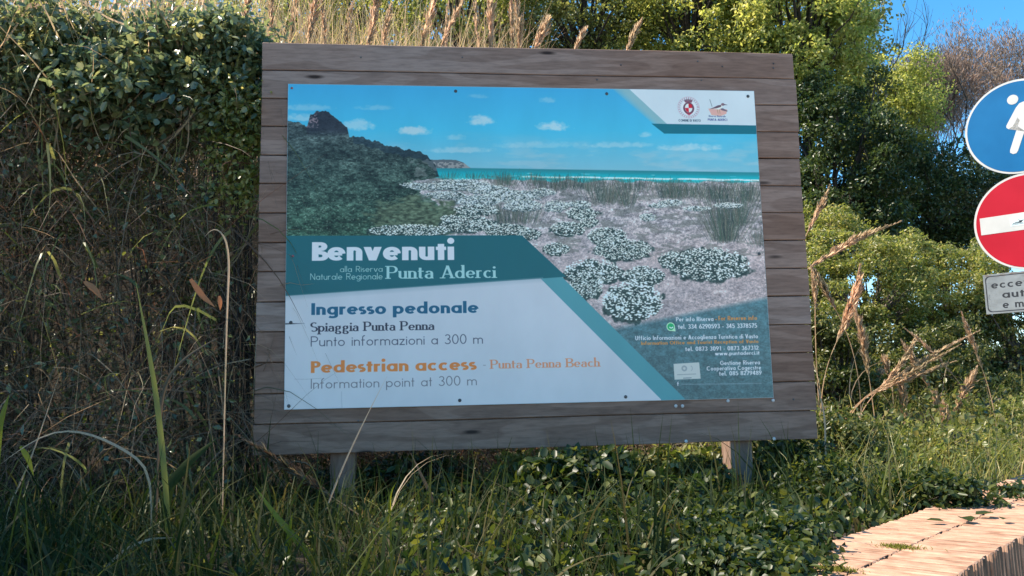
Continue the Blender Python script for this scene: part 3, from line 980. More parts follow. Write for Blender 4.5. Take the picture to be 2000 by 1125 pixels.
# panel
panel = link_mesh('printed_panel', bm_mesh('printed_panel', box_bm(PX0, PX1, -.0055, -.0022, Z0 + PZ0, Z0 + PZ1, 0)),
                  noisy_mat('panel_edge', (.6, .64, .68), (.66, .7, .74), 5, .5, 0), board)
v4 = [(PX0 + .001, -.0064, Z0 + PZ0 + .001), (PX1 - .001, -.0064, Z0 + PZ0 + .001), (PX1 - .001, -.0064, Z0 + PZ1 - .001), (PX0 + .001, -.0064, Z0 + PZ1 - .001)]
me = np_mesh('landscape_print', np.array(v4), np.array([[0, 1, 2, 3]]))
uv = me.uv_layers.new(name='UVMap')
for l, c in zip(uv.data, ((0, 0), (1, 0), (1, 1), (0, 1))): l.uv = c
link_mesh('landscape_print', me, panel_mat, panel)
screw_dark = noisy_mat('dark_screw_metal', (.05, .055, .06), (.12, .12, .12), 40, .5, .1, .5, metal=.6)
screw_pale = noisy_mat('pale_screw_cap', (.5, .5, .48), (.62, .6, .58), 40, .6, .1)
screw_red = noisy_mat('rusty_red_screw', (.28, .08, .1), (.35, .14, .13), 40, .6, .1)


def screw_mesh(r, d=.0025):
    bm = bmesh.new()
    bmesh.ops.create_uvsphere(bm, u_segments=12, v_segments=6, radius=r, matrix=Matrix.Diagonal((1, d / r, 1, 1)))
    return bm_mesh('screw', bm)


sm_d, sm_p, sm_r = screw_mesh(.0085), screw_mesh(.0085, .004), screw_mesh(.006)
for px, py, mm, mat in [(570, 172, sm_r, screw_red), (890, 178, sm_d, screw_dark), (1185, 183, sm_d, screw_dark), (1461, 188, sm_d, screw_dark), (572, 500, sm_r, screw_red), (568, 630, sm_d, screw_dark), (564, 793, sm_d, screw_dark), (898, 782, sm_d, screw_dark), (1222, 775, sm_d, screw_dark), (1483, 496, sm_d, screw_dark)]:
    p = at(px, py, -.0075)
    o = link_mesh('screw', mm, mat, panel)
    o.location = p
for px, py in [(1320, 793), (1333, 793), (1422, 783), (1510, 782), (1340, 862), (1512, 857)]:
    p = at(px, py, -.002)
    o = link_mesh('pale_screw', sm_p, screw_pale, board)
    o.location = p
for px, py in [(705, 112), (903, 112), (1213, 127), (1363, 120), (1411, 130), (1511, 124), (1511, 133), (1370, 157), (1166, 156), (700, 822), (1550, 780)]:
    p = at(px, py, -.0005)
    o = link_mesh('nail', screw_mesh(.0045, .002), screw_dark, board)
    o.location = p

# ------------------------------------------------------------------ road signs
SC = np.array([4.490, 0.600, 1.845 + Z0])
a_s = rad(40)
S_RZ = -(PI / 2 - a_s)                                              # local x runs along the plates
galv = noisy_mat('galvanised_pole', (.22, .24, .26), (.34, .36, .38), 20, .45, .1, .5, metal=.7)
sign_back = noisy_mat('sign_back_grey', (.25, .26, .27), (.33, .34, .35), 12, .6, .1)
m_white = noisy_mat('sign_white', (.46, .46, .44), (.53, .53, .51), 9, .5, .03, .2)
m_blue = noisy_mat('sign_blue', (.002, .09, .235), (.006, .125, .30), 4, .45, .02, .2)
m_red = noisy_mat('sign_red', (.36, .006, .018), (.41, .008, .022), 6, .45, .02, .2)
pole = empty('sign_pole', (0, 0, 0))
tag(pole, 'grey metal pole carrying three road signs at the roadside', 'sign pole')


def sloc(x, y, z):
    """local plate coordinates: x along the plate, y away from the viewer, z relative to the blue disc centre"""
    c, s = math.cos(S_RZ), math.sin(S_RZ)
    return (SC[0] + x * c - y * s, SC[1] + x * s + y * c, SC[2] + z)


PXO = .035
pz = ROAD_Z - .05
bm = cyl_bm(.03, pz, SC[2] + .25, 20)
o = link_mesh('tube', bm_mesh('tube', bm), galv, pole, True)
q = sloc(PXO, .055, 0)
o.location = (q[0], q[1], 0)
bm = cyl_bm(.031, 0, .012, 20)
o = link_mesh('pole_cap', bm_mesh('pole_cap', bm), galv, pole)
o.location = (q[0], q[1], SC[2] + .25)
for dz in (.12, -.12, -.48, -.72, -1.0):
    bm = box_bm(-.09, .09, -.006, .02, -.014, .014, .003)
    o = link_mesh('clamp', bm_mesh('clamp', bm), galv, pole)
    o.location = sloc(PXO, .012, dz)
    o.rotation_euler = (0, 0, S_RZ)


def disc(name, r, y0, y1, mat, parent, n=72):
    bm = bmesh.new()
    bmesh.ops.create_cone(bm, cap_ends=True, segments=n, radius1=r, radius2=r, depth=y1 - y0,
                          matrix=Matrix.Translation((0, (y0 + y1) / 2, 0)) @ Matrix.Rotation(PI / 2, 4, 'X'))
    return link_mesh(name, bm_mesh(name, bm), mat, parent)


def flat_poly(name, pts, y, th, mat, parent):
    bm = bmesh.new()
    vs = [bm.verts.new((a, y, b)) for a, b in pts]
    f = bm.faces.new(vs)
    bmesh.ops.triangulate(bm, faces=[f])
    r_ = bmesh.ops.extrude_face_region(bm, geom=list(bm.faces))
    for v in r_['geom']:
        if isinstance(v, bmesh.types.BMVert): v.co.y -= th
    bmesh.ops.recalc_face_normals(bm, faces=bm.faces)
    return link_mesh(name, bm_mesh(name, bm), mat, parent)


blue = empty('pedestrian_sign', sloc(0, 0, 0), S_RZ)
tag(blue, 'round blue sign with a white walking man above the red disc', 'road sign')
disc('plate', .3, 0, .004, sign_back, blue)
disc('white_border', .2985, -.0015, 0.0, m_white, blue)
disc('blue_field', .286, -.003, -.0015, m_blue, blue)


def capsule(a, b, ra, rb):
    a, b = np.array(a, float), np.array(b, float)
    d = (b - a) / np.linalg.norm(b - a)
    t0 = math.degrees(math.atan2(d[1], d[0]))
    return np.vstack([arc(a[0], a[1], ra, ra, t0 + 90, t0 + 270, 9), arc(b[0], b[1], rb, rb, t0 - 90, t0 + 90, 9)])


bm = None
head_pts = arc(-.012, .175, .031, .031, 0, 360, 28)[:-1]
flat_poly('walking_man_head', head_pts, -.003, .0012, m_white, blue)
# the visible pieces were measured: shoulder, swinging arm, striding leg
body = [(.022, .142), (.045, .148), (.07, .14), (.088, .118), (.125, .035), (.128, .02), (.118, .008), (.102, .01), (.092, .022), (.075, .062),
        (.072, .02), (.118, -.125), (.124, -.148), (.114, -.163), (.095, -.166), (.08, -.152), (.04, -.045), (.034, -.04),
        (-.012, -.155), (-.022, -.168), (-.04, -.17), (-.056, -.158), (-.054, -.14), (.0, .0), (.014, .035), (.004, .055), (-.026, .005), (-.036, -.006), (-.052, -.006), (-.062, .006), (-.06, .02), (.0, .118)]
flat_poly('walking_man', body, -.003, .0012, m_white, blue)

red = empty('no_entry_sign', sloc(0, 0, -.6), S_RZ)
tag(red, 'round red no entry sign with a white bar below the blue disc', 'road sign')
disc('plate', .3, 0, .004, sign_back, red)
disc('white_border', .2985, -.0015, 0.0, m_white, red)
disc('red_field', .286, -.003, -.0015, m_red, red)
flat_poly('white_bar', [(-.262, -.052), (.262, -.052), (.262, .056), (-.262, .056)], -.003, .0012, m_white, red)


def paint_sticker():
    a = np.ones((120, 200, 3), np.float32) * np.array([.8, .86, .86], np.float32)
    F = Font(.2, .2)
    for k in range(9):
        fill(a, outline(np.array([[20 + k * 6, 92 - (k % 3) * 6], [60 + k * 9, 80 - (k * 7) % 22], [95 + k * 8, 96 - (k % 4) * 5]], float), F, 4), (.2, .26, .3), .8)
    fill(a, np.array([[90, 78], [120, 50], [160, 44], [176, 52], [150, 60], [130, 84]], float), (.12, .14, .17))
    fill(a, np.array([[110, 52], [96, 28], [126, 46]], float), (.12, .14, .17))
    fill(a, np.array([[14, 98], [180, 92], [180, 100], [14, 106]], float), (.35, .42, .46))
    return a


def textured_plate(name, x0, x1, z0, z1, y, mat, parent):
    me = np_mesh(name, np.array([(x0, y, z0), (x1, y, z0), (x1, y, z1), (x0, y, z1)]), np.array([[0, 1, 2, 3]]))
    uv = me.uv_layers.new(name='UVMap')
    for l, c in zip(uv.data, ((0, 0), (1, 0), (1, 1), (0, 1))): l.uv = c
    return link_mesh(name, me, mat, parent)


textured_plate('sticker', -.095, -.005, -.022, .03, -.0052, img_mat('small_sticker', paint_sticker(), .4), red)


def paint_plate():
    Wp, Hp = 800, 500
    yy, xx = np.mgrid[0:Hp, 0:Wp].astype(np.float32)
    a = np.ones((Hp, Wp, 3), np.float32) * np.array([.49, .515, .525], np.float32)
    n1 = vnoise(xx / 90, yy / 60, 3, 4)
    a *= (.86 + .22 * n1)[..., None]
    F = Font(.2, .16, .7, 1.05, sp=.16)

    def rrect(m, r, col):
        p = np.vstack([arc(Wp - m - r, m + r, r, r, -90, 0, 8), arc(Wp - m - r, Hp - m - r, r, r, 0, 90, 8), arc(m + r, Hp - m - r, r, r, 90, 180, 8), arc(m + r, m + r, r, r, 180, 270, 8)])
        fill(a, p, col)
    out = a.copy()
    rrect(20, 50, (.12, .13, .16))
    inner = np.zeros((Hp, Wp), np.float32)
    p = np.vstack([arc(Wp - 84, 84, 52, 52, -90, 0, 8), arc(Wp - 84, Hp - 84, 52, 52, 0, 90, 8), arc(84, Hp - 84, 52, 52, 90, 180, 8), arc(84, 84, 52, 52, 180, 270, 8)])
    fill(a, p, None, cov=inner)
    a[:] = a * (1 - inner[..., None]) + out * inner[..., None]
    for s, x0, x1, yb in (('eccetto', 84, 640, 182), ('auto', 196, 540, 312), ('e moto', 190, 640, 440)):
        ps, wd = text_shapes(s, F)
        for q_ in ps:
            fill(a, np.stack([x0 + q_[:, 0] * (x1 - x0) / wd, yb - q_[:, 1] * 92], 1), (.1, .11, .13))
    # peeling film and grime along the left side
    g = vnoise(xx / 26, yy / 70, 8, 4)
    k = np.clip(1 - np.abs(g - .5) / .018, 0, 1) * np.clip(1 - (xx - 40) / 150, 0, 1) * .75
    a[:] = a * (1 - k[..., None]) + np.array([.22, .25, .28]) * k[..., None]
    k = np.clip((vnoise(xx / 40, yy / 18, 12, 3) - .5) * 4, 0, 1) * np.clip(1 - yy / 60, 0, 1)
    a[:] = a * (1 - .8 * k[..., None]) + np.array([.36, .28, .22]) * .8 * k[..., None]
    return a


plate = empty('supplementary_plate', sloc(-.078, 0, -1.03), S_RZ)
tag(plate, 'small white lettered plate with peeling film under the two discs', 'road sign')
bm = box_bm(-.2, .2, 0, .006, -.125, .125, .002)
link_mesh('plate_backing', bm_mesh('plate_backing', bm), sign_back, plate)
textured_plate('lettered_face', -.199, .199, -.124, .124, -.0012, img_mat('plate_lettering', paint_plate(), .5), plate)
#@VEG
# ------------------------------------------------------------------ vegetation builders
LEAF = {
    'diamond': (np.array([(0, 0, 0), (.5, -.5, .1), (1, 0, -.06), (.5, .5, .1)]), [(0, 1, 2), (0, 2, 3)]),
    'oval': (np.array([(0, 0, 0), (.28, -.46, .08), (.72, -.42, .05), (1, 0, -.08), (.72, .42, .05), (.28, .46, .08)]), [(0, 1, 2), (0, 2, 3), (0, 3, 4), (0, 4, 5)]),
    'ivy': (np.array([(0, 0, 0), (.12, -.5, .05), (.5, -.3, .03), (1, 0, -.1), (.5, .3, .03), (.12, .5, .05)]), [(0, 1, 2), (0, 2, 3), (0, 3, 4), (0, 4, 5)]),
}


def leaves_mesh(name, P, D, Nn, L, Wd, shape='diamond'):
    T, F = LEAF[shape]
    D = norm(D)
    S = norm(np.cross(D, Nn))
    Nn = np.cross(S, D)
    L = np.broadcast_to(L, (len(P),)); Wd = np.broadcast_to(Wd, (len(P),))
    V = P[:, None] + D[:, None] * (T[None, :, 0:1] * L[:, None, None]) + S[:, None] * (T[None, :, 1:2] * Wd[:, None, None]) + Nn[:, None] * (T[None, :, 2:3] * L[:, None, None])
    k = len(T)
    Fa = (np.arange(len(P))[:, None, None] * k + np.array(F)[None]).reshape(-1, 3)
    return np_mesh(name, V.reshape(-1, 3), Fa)


def rdir(r, n):
    return norm(r.normal(0, 1, (n, 3)))


def blob_leaves(r, radii, n, nl, lr, up=.5, lean=(0, 0, 0)):
    """leaf points on many small lumps that fill an uneven ellipsoid; returns points and outward directions"""
    d = rdir(r, nl)
    rr = r.uniform(.35, 1.0, nl) ** .6
    wob = 1 + .22 * np.sin(d[:, 0] * 5 + 1.3) * np.cos(d[:, 2] * 4 + d[:, 1] * 3)
    cc = d * (rr * wob)[:, None] * np.array(radii)
    lrs = lr * r.uniform(.5, 1.3, nl)
    i = r.integers(0, nl, n)
    o = rdir(r, n)
    o[:, 2] = np.abs(o[:, 2]) * np.where(r.random(n) < .72, 1, -1)
    P = cc[i] + o * (lrs[i] * r.uniform(.45, 1.0, n))[:, None] * np.array([1, 1, .72])
    Nn = norm(o * .6 + rdir(r, n) * .6 + np.array([0, 0, up]))
    return P, Nn, cc


def tube_mesh(name, segs, sides=5):
    """segs: list of (points (k,3), radii (k))"""
    Vs, Fs, base = [], [], 0
    for P, R in segs:
        P = np.asarray(P, float)
        d = norm(np.gradient(P, axis=0))
        ref = np.where(np.abs(d[:, 2:3]) > .9, np.array([[1., 0, 0]]), np.array([[0, 0, 1.]]))
        s = norm(np.cross(d, ref)); t = np.cross(d, s)
        a = np.arange(sides) * 2 * PI / sides
        ring = P[:, None] + (np.cos(a)[None, :, None] * s[:, None] + np.sin(a)[None, :, None] * t[:, None]) * np.asarray(R)[:, None, None]
        k = len(P)
        Vs.append(ring.reshape(-1, 3))
        i = np.arange(k - 1)[:, None] * sides + np.arange(sides)[None]
        j = np.arange(k - 1)[:, None] * sides + (np.arange(sides)[None] + 1) % sides
        Fs.append((np.stack([i, j, j + sides, i + sides], -1).reshape(-1, 4)) + base)
        base += k * sides
    return np_mesh(name, np.vstack(Vs), np.vstack(Fs), True)


def branches(r, start, direction, length, radius, depth, spread=.6, up=.15, out=None, tips=None, kids=(2, 4), shrink=.68):
    if out is None: out, tips = [], []
    k = 6
    P = [np.array(start, float)]
    d = norm(np.array(direction, float))
    for i in range(k - 1):
        d = norm(d + r.normal(0, .13, 3) + np.array([0, 0, up * .25]))
        P.append(P[-1] + d * length / (k - 1))
    P = np.array(P)
    out.append((P, np.linspace(radius, radius * .6, k)))
    if depth == 0:
        tips.append((P[-1], d))
        return out, tips
    for c in range(r.integers(kids[0], kids[1] + 1)):
        j = r.integers(2, k) if c else k - 1
        nd = norm(d + rdir(r, 1)[0] * spread + np.array([0, 0, up]))
        branches(r, P[j], nd, length * shrink * r.uniform(.8, 1.15), radius * .58, depth - 1, spread, up, out, tips, kids, shrink)
    return out, tips


def tree(label, center, radii, leafmat, barkmat, n=22000, leaf=.055, seed=1, nl=150, lr=.3, group=None, name='tree', asp=.6, cat='tree', shape='diamond', up=.5):
    r = np.random.default_rng(seed)
    cx, cy, cz = center
    gz = float(ground_z(cx, cy))
    root = empty(name, (cx, cy, gz - .05), r.uniform(0, 6.28) if name == 'tree' else 0)
    tag(root, label, cat, group)
    P, Nn, cc = blob_leaves(r, radii, n, nl, lr, up)
    off = np.array([0, 0, cz - gz + .05])
    D = norm(rdir(r, n) * .8 + Nn * .2 + np.array([0, 0, -.35]))
    me = leaves_mesh('crown', P + off, D, Nn, leaf * r.uniform(.6, 1.25, n), leaf * asp * r.uniform(.7, 1.1, n), shape)
    link_mesh('crown', me, leafmat, root)
    # trunk and limbs reach into the lumps
    h = off[2]
    segs = []
    fork = max(.25, h - radii[2] * .75)
    pt = np.array([(0, 0, -.1), (.03, .02, fork * .5), (.0, -.03, fork)])
    tr = .045 * radii[2] + .02
    link_mesh('trunk', tube_mesh('trunk', [(pt, [tr * 1.25, tr, tr * .85])], 8), barkmat, root)
    for c in cc[r.permutation(len(cc))[:46]]:
        e = c * .93 + off
        s = np.array([0, 0, fork - .02]) + np.array([0, 0, 1]) * r.uniform(0, .3) * radii[2]
        mid = (s + e) / 2 + r.normal(0, .06, 3) * radii[0] - np.array([0, 0, .12 * radii[2]])
        t = np.linspace(0, 1, 7)[:, None]
        pts = (1 - t) ** 2 * s + 2 * t * (1 - t) * mid + t ** 2 * e + r.normal(0, .015, (7, 3)) * radii[0]
        segs.append((pts, np.linspace(tr * .5, tr * .09, 7)))
    link_mesh('limbs', tube_mesh('limbs', segs, 4), barkmat, root)
    return root


def blades_mesh(name, B, H, lean, width, K=5, droop=.35, r=rng, twist=None, taper=1.4):
    """B (n,3) roots, H (n) lengths, lean (n,2) horizontal lean of the tip as a share of the length"""
    n = len(B)
    t = np.linspace(0, 1, K)
    H = np.asarray(H); width = np.broadcast_to(width, (n,))
    hx = lean[:, None, :] * (t[None, :, None] ** 1.7) * H[:, None, None]
    l2 = np.linalg.norm(lean, axis=1)
    z = H[:, None] * (t[None] - droop * np.minimum(l2, 1.6)[:, None] * t[None] ** 2.6)
    Cc = B[:, None] + np.concatenate([hx, z[..., None]], -1)
    tw = r.uniform(0, PI, n) if twist is None else twist
    sd_ = np.stack([np.cos(tw), np.sin(tw), np.zeros(n)], -1)
    wt = (1 - t ** taper) * .9 + .04
    wt[0] *= .7
    o = sd_[:, None] * (width[:, None, None] * wt[None, :, None] / 2)
    V = np.stack([Cc - o, Cc + o], 2).reshape(n, K * 2, 3)
    i = np.arange(K - 1) * 2
    F = np.stack([i, i + 1, i + 3, i + 2], -1)
    Fa = (np.arange(n)[:, None, None] * K * 2 + F[None]).reshape(-1, 4)
    return np_mesh(name, V.reshape(-1, 3), Fa, True)


M = {}
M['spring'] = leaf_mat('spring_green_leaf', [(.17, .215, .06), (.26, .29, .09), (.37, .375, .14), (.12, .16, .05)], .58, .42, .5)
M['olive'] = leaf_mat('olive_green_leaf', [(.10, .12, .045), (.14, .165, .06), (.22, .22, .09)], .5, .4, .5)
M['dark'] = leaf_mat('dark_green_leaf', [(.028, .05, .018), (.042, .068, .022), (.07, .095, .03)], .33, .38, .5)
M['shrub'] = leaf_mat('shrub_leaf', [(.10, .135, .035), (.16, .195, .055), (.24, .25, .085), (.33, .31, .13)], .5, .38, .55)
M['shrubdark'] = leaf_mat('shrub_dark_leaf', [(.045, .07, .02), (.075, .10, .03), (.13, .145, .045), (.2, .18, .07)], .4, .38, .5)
M['ivy'] = leaf_mat('bramble_leaf', [(.065, .10, .06), (.10, .14, .08), (.15, .18, .09), (.26, .26, .11)], .42, .28, .9)
M['creeper'] = leaf_mat('creeper_leaf', [(.012, .026, .008), (.022, .042, .012), (.045, .066, .017), (.12, .13, .032)], .35, .42, .4)
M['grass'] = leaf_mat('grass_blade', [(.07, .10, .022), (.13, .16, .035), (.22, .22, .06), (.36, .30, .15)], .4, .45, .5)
M['grassshade'] = leaf_mat('shade_darkened_grass_blade', [(.012, .024, .008), (.022, .038, .011), (.04, .054, .016), (.09, .075, .035)], .3, .6, .15)  # grass colour darkened to deepen the shade in the foreground
M['drygrass'] = leaf_mat('dry_grass_blade', [(.14, .10, .07), (.22, .16, .11), (.32, .25, .17), (.11, .08, .055), (.17, .09, .06), (.08, .09, .04)], .35, .55, .35)
M['straw'] = leaf_mat('straw_blade', [(.34, .26, .17), (.44, .34, .23), (.54, .42, .31), (.3, .3, .1)], .45, .55, .3)
M['plume'] = leaf_mat('seed_plume', [(.42, .32, .23), (.53, .42, .31), (.64, .53, .41)], .5, .75, .2)
M['tamarisk'] = leaf_mat('tamarisk_spray', [(.25, .19, .165), (.34, .27, .235), (.2, .165, .145)], .35, .8, .2)
M['bark'] = bark_mat('grey_brown_bark', (.05, .04, .032), (.12, .10, .08))
M['barkdark'] = bark_mat('dark_bark', (.025, .02, .016), (.06, .05, .04))
M['barkpale'] = bark_mat('pale_twig_bark', (.16, .13, .11), (.28, .24, .21))
M['stem'] = leaf_mat('dead_stem', [(.13, .09, .065), (.2, .15, .11), (.08, .055, .042), (.14, .07, .05)], .05, .8, .3)


def ctr(px, py, Y):
    return tuple(at(px, py, Y))


def scl(px, Y):
    """metres spanned by px photograph pixels at depth Y"""
    return px / FPX * (Y - CAMP[1]) * 1.02


#@TREES
trees = [
    # label, px, py, Y, rx px, rz px, material, leaves, leaf size, seed
    ('spring green broadleaf tree rising highest behind the board\'s top right corner', 1560, 50, 5.6, 190, 230, 'spring', 42000, .062, 11),
    ('spring green tree overhanging the upper edge of the board, left of the tallest tree', 1340, 0, 6.2, 190, 190, 'spring', 26000, .06, 12),
    ('dark glossy tree with bare limbs showing, above the middle of the board', 1140, 10, 7.0, 190, 190, 'olive', 24000, .06, 13),
    ('pale olive tree behind the dry reeds above the printed sky', 905, 10, 7.4, 200, 190, 'spring', 24000, .06, 14),
    ('hazy green tree behind the reeds above the board\'s left corner', 640, 0, 8.0, 220, 200, 'spring', 20000, .065, 15),
    ('backlit tree beyond the brambles in the top corner of the thicket', 200, 0, 7.4, 330, 190, 'spring', 26000, .065, 16),
    ('yellow green tree with a rounded crown below the bare twigs', 1720, 225, 7.4, 120, 130, 'spring', 26000, .055, 17),
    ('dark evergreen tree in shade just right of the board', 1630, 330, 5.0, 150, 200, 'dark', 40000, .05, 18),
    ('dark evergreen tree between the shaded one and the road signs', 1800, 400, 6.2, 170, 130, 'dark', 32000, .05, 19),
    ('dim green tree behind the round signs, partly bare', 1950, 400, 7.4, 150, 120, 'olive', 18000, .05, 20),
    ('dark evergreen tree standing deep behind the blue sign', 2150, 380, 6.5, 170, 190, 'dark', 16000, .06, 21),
    ('broad dark tree closing the view behind the spring green ones', 1420, 60, 10.5, 330, 190, 'olive', 26000, .09, 22),
    ('broad tree closing the view behind the reeds in the middle', 800, 40, 11.0, 380, 190, 'olive', 26000, .09, 23),
]
for lab, c_, rad_, sd2 in [('leafy tree overhanging the thicket beyond the photograph\'s edge, nearer the road', (-4.2, -1.6, 3.5), (1.5, 1.3, 1.7), 401), ('leafy tree overhanging the thicket beyond the photograph\'s edge, nearer the bank', (-4.5, .6, 2.7), (1.4, 1.3, 1.4), 402)]:
    tree(lab, c_, rad_, M['olive'], M['barkdark'], 16000, .09, sd2, nl=170, lr=.32, group='shade trees added left of the thicket')  # unseen trees, placed and sized to shade the lower left
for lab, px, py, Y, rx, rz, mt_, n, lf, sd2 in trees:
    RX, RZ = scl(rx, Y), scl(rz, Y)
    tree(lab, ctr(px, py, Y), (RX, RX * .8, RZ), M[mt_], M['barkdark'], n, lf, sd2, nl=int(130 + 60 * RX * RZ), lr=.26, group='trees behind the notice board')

shrubs = [
    ('dense yellow green shrub mounded beside the board at middle height', 1690, 560, 3.4, 150, 120, 'shrub', 26000, .036, 31),
    ('broad pale green shrub below the shaded trees, left of the lettered plate', 1860, 580, 3.9, 150, 120, 'shrub', 26000, .036, 32),
    ('green shrub behind the sign pole under the lettered plate', 1990, 690, 3.6, 120, 140, 'shrubdark', 20000, .036, 33),
    ('dark leafy shrub behind the largest fan of dry plumes', 1790, 730, 3.0, 170, 120, 'shrubdark', 26000, .034, 34),
    ('dark leafy shrub tucked against the right edge of the board', 1630, 740, 2.2, 90, 140, 'shrubdark', 18000, .034, 35),
    ('small sunlit shrub at the verge where the brick wall runs out of sight', 1960, 850, 2.2, 100, 70, 'shrub', 9000, .03, 36),
    ('yellow green shrub high up beside the trees\' dark foot', 1620, 470, 4.0, 90, 70, 'shrub', 11000, .036, 37),
    ('olive shrub right of the pole beyond the frame of plumes', 2150, 620, 3.6, 120, 140, 'shrub', 10000, .036, 38),
    ('leafy dark shrub hugging the lower right corner of the board', 1650, 885, .7, 85, 75, 'shrubdark', 9000, .034, 41),
    ('low sunlit shrub behind the brick coping under the golden plume', 1850, 885, 1.2, 130, 50, 'shrub', 9000, .032, 42),
    ('low dark shrub filling the gap under the board\'s right half', 1250, 940, .9, 230, 80, 'shrubdark', 14000, .035, 39),
    ('low dark shrub filling the gap under the board\'s left half', 850, 960, .9, 200, 80, 'shrubdark', 8000, .035, 40),
]
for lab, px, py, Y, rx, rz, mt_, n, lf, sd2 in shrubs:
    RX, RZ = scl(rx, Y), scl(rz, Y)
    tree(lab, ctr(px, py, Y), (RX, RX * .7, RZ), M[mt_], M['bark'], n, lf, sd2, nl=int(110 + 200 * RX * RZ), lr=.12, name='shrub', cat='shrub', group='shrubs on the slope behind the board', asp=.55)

# reddish feathery tree and the bare one in front of it
def bare_tree(label, px, py, Y, hpx, seed, mat, depth, fine=None, group=None, spread=.55, kids=(2, 4), r0=.05, name='bare_tree'):
    r = np.random.default_rng(seed)
    top = at(px, py, Y)
    gz = float(ground_z(top[0], Y))
    H = top[2] - gz
    root = empty(name, (top[0], Y, gz - .05))
    tag(root, label, 'tree', group)
    segs, tips = [], []
    pt = np.array([(0, 0, -.1), (.04, 0, H * .25), (-.03, .03, H * .45)])
    link_mesh('trunk', tube_mesh('trunk', [(pt, [r0 * 1.4, r0 * 1.1, r0])], 8), mat, root)
    out, tips = [], []
    for k in range(5):
        d = norm(np.array([r.uniform(-.6, .6), r.uniform(-.4, .4), 1.0]))
        branches(r, (-.03 + r.normal(0, .01), .03, H * .45 - .02), d, H * .22, r0 * .6, depth, spread, .22, out, tips, kids, .74)
    link_mesh('branches', tube_mesh('branches', out, 3), mat, root)
    if fine is not None:
        T = np.array([t[0] for t in tips]); Dd = np.array([t[1] for t in tips])
        k = fine
        i = np.repeat(np.arange(len(T)), k)
        P = T[i] + r.normal(0, .12, (len(i), 3))
        D = norm(Dd[i] + rdir(r, len(i)) * .55 + np.array([0, 0, .25]))
        me = leaves_mesh('crown', P, D, rdir(r, len(i)), r.uniform(.05, .13, len(i)), .0045, 'diamond')
        link_mesh('crown', me, M['tamarisk'], root)
    return root


bare_tree('feathery reddish brown tree against the blue sky, taller left one of the pair', 1800, 120, 10.5, 200, 51, M['barkpale'], 4, 60, group='reddish feathery trees against the sky', name='feathery_tree')
bare_tree('feathery reddish brown tree against the sky just left of the blue sign', 1905, 95, 11.5, 200, 52, M['barkpale'], 4, 60, group='reddish feathery trees against the sky', name='feathery_tree')
bare_tree('grey leafless tree with fine twigs between the green crown and the sky', 1715, 50, 7.2, 200, 53, M['barkdark'], 4, None, spread=.6)
bare_tree('tangle of pale bare twigs behind the gap between the two round signs', 1890, 330, 6.0, 200, 54, M['barkpale'], 4, None, spread=.8, r0=.03)

#@THICKET
# ------------------------------------------------------------------ the thicket left of the board
def bramble(label, px, py, Y, rx, rz, n, leaf, seed, mat='ivy', shape='oval', lr=.1, ry=None, cat='bramble', name='bramble_bush', asp=.62, group='brambles in the thicket left of the board'):
    r = np.random.default_rng(seed)
    c = np.array(at(px, py, Y))
    RX, RZ = scl(rx, Y), scl(rz, Y)
    gz = float(ground_z(c[0], c[1]))
    root = empty(name, (c[0], c[1], gz - .02))
    tag(root, label, cat, group)
    P, Nn, cc = blob_leaves(r, (RX, ry or RX * .5, RZ), n, int(60 + 260 * RX * RZ), lr, .55)
    off = np.array([0, 0, c[2] - gz + .02])
    D = norm(rdir(r, n) * .9 + np.array([0, -.2, -.35]))
    link_mesh('leaves', leaves_mesh('leaves', P + off, D, Nn, leaf * r.uniform(.5, 1.2, n), leaf * asp * r.uniform(.6, 1.1, n), shape), M[mat], root)
    segs = []
    for e in cc[r.permutation(len(cc))[:14]]:
        e = e + off
        s = np.array([r.normal(0, .5) * RX, r.uniform(.1, .4), 0.0])
        mid = (s + e) / 2 + r.normal(0, .25, 3) * RX + np.array([0, -.1, .2 * RZ])
        t = np.linspace(0, 1, 9)[:, None]
        segs.append(((1 - t) ** 2 * s + 2 * t * (1 - t) * mid + t ** 2 * e, np.linspace(.006, .002, 9)))
    link_mesh('canes', tube_mesh('canes', segs, 4), M['barkdark'], root)
    return root


bramble('bluish green bramble heap with glinting leaves, leftmost at the upper corner', 80, 150, .45, 170, 125, 7500, .056, 61, lr=.2)
bramble('bluish green bramble heap in the middle of the thicket\'s top', 280, 170, .3, 150, 135, 8000, .056, 62, lr=.2)
bramble('bramble leaves crowding the board\'s upper left corner', 450, 160, .2, 80, 140, 5500, .046, 63, lr=.17)
bramble('sunlit small leaved bramble along the board\'s left edge', 468, 290, .14, 42, 140, 2600, .032, 64, 'shrub', lr=.15)
bramble('loose bramble sprays hanging at the far left below the leafy heap', 40, 330, .5, 80, 100, 2600, .04, 65)
bramble('thin bramble sprays woven through the dead stems', 260, 400, .45, 210, 90, 3000, .026, 66, 'shrubdark')
bramble('scattered small leaves low in the dead stems by the board', 420, 560, .35, 80, 110, 1600, .024, 67, 'shrubdark')

# dead stems and dry grass hanging over the bank (nobody could count them)
def area(n, x0, x1, y0, y1, r):
    x = r.uniform(x0, x1, n); y = r.uniform(y0, y1, n)
    return np.stack([x, y, ground_z(x, y) - .02], -1)


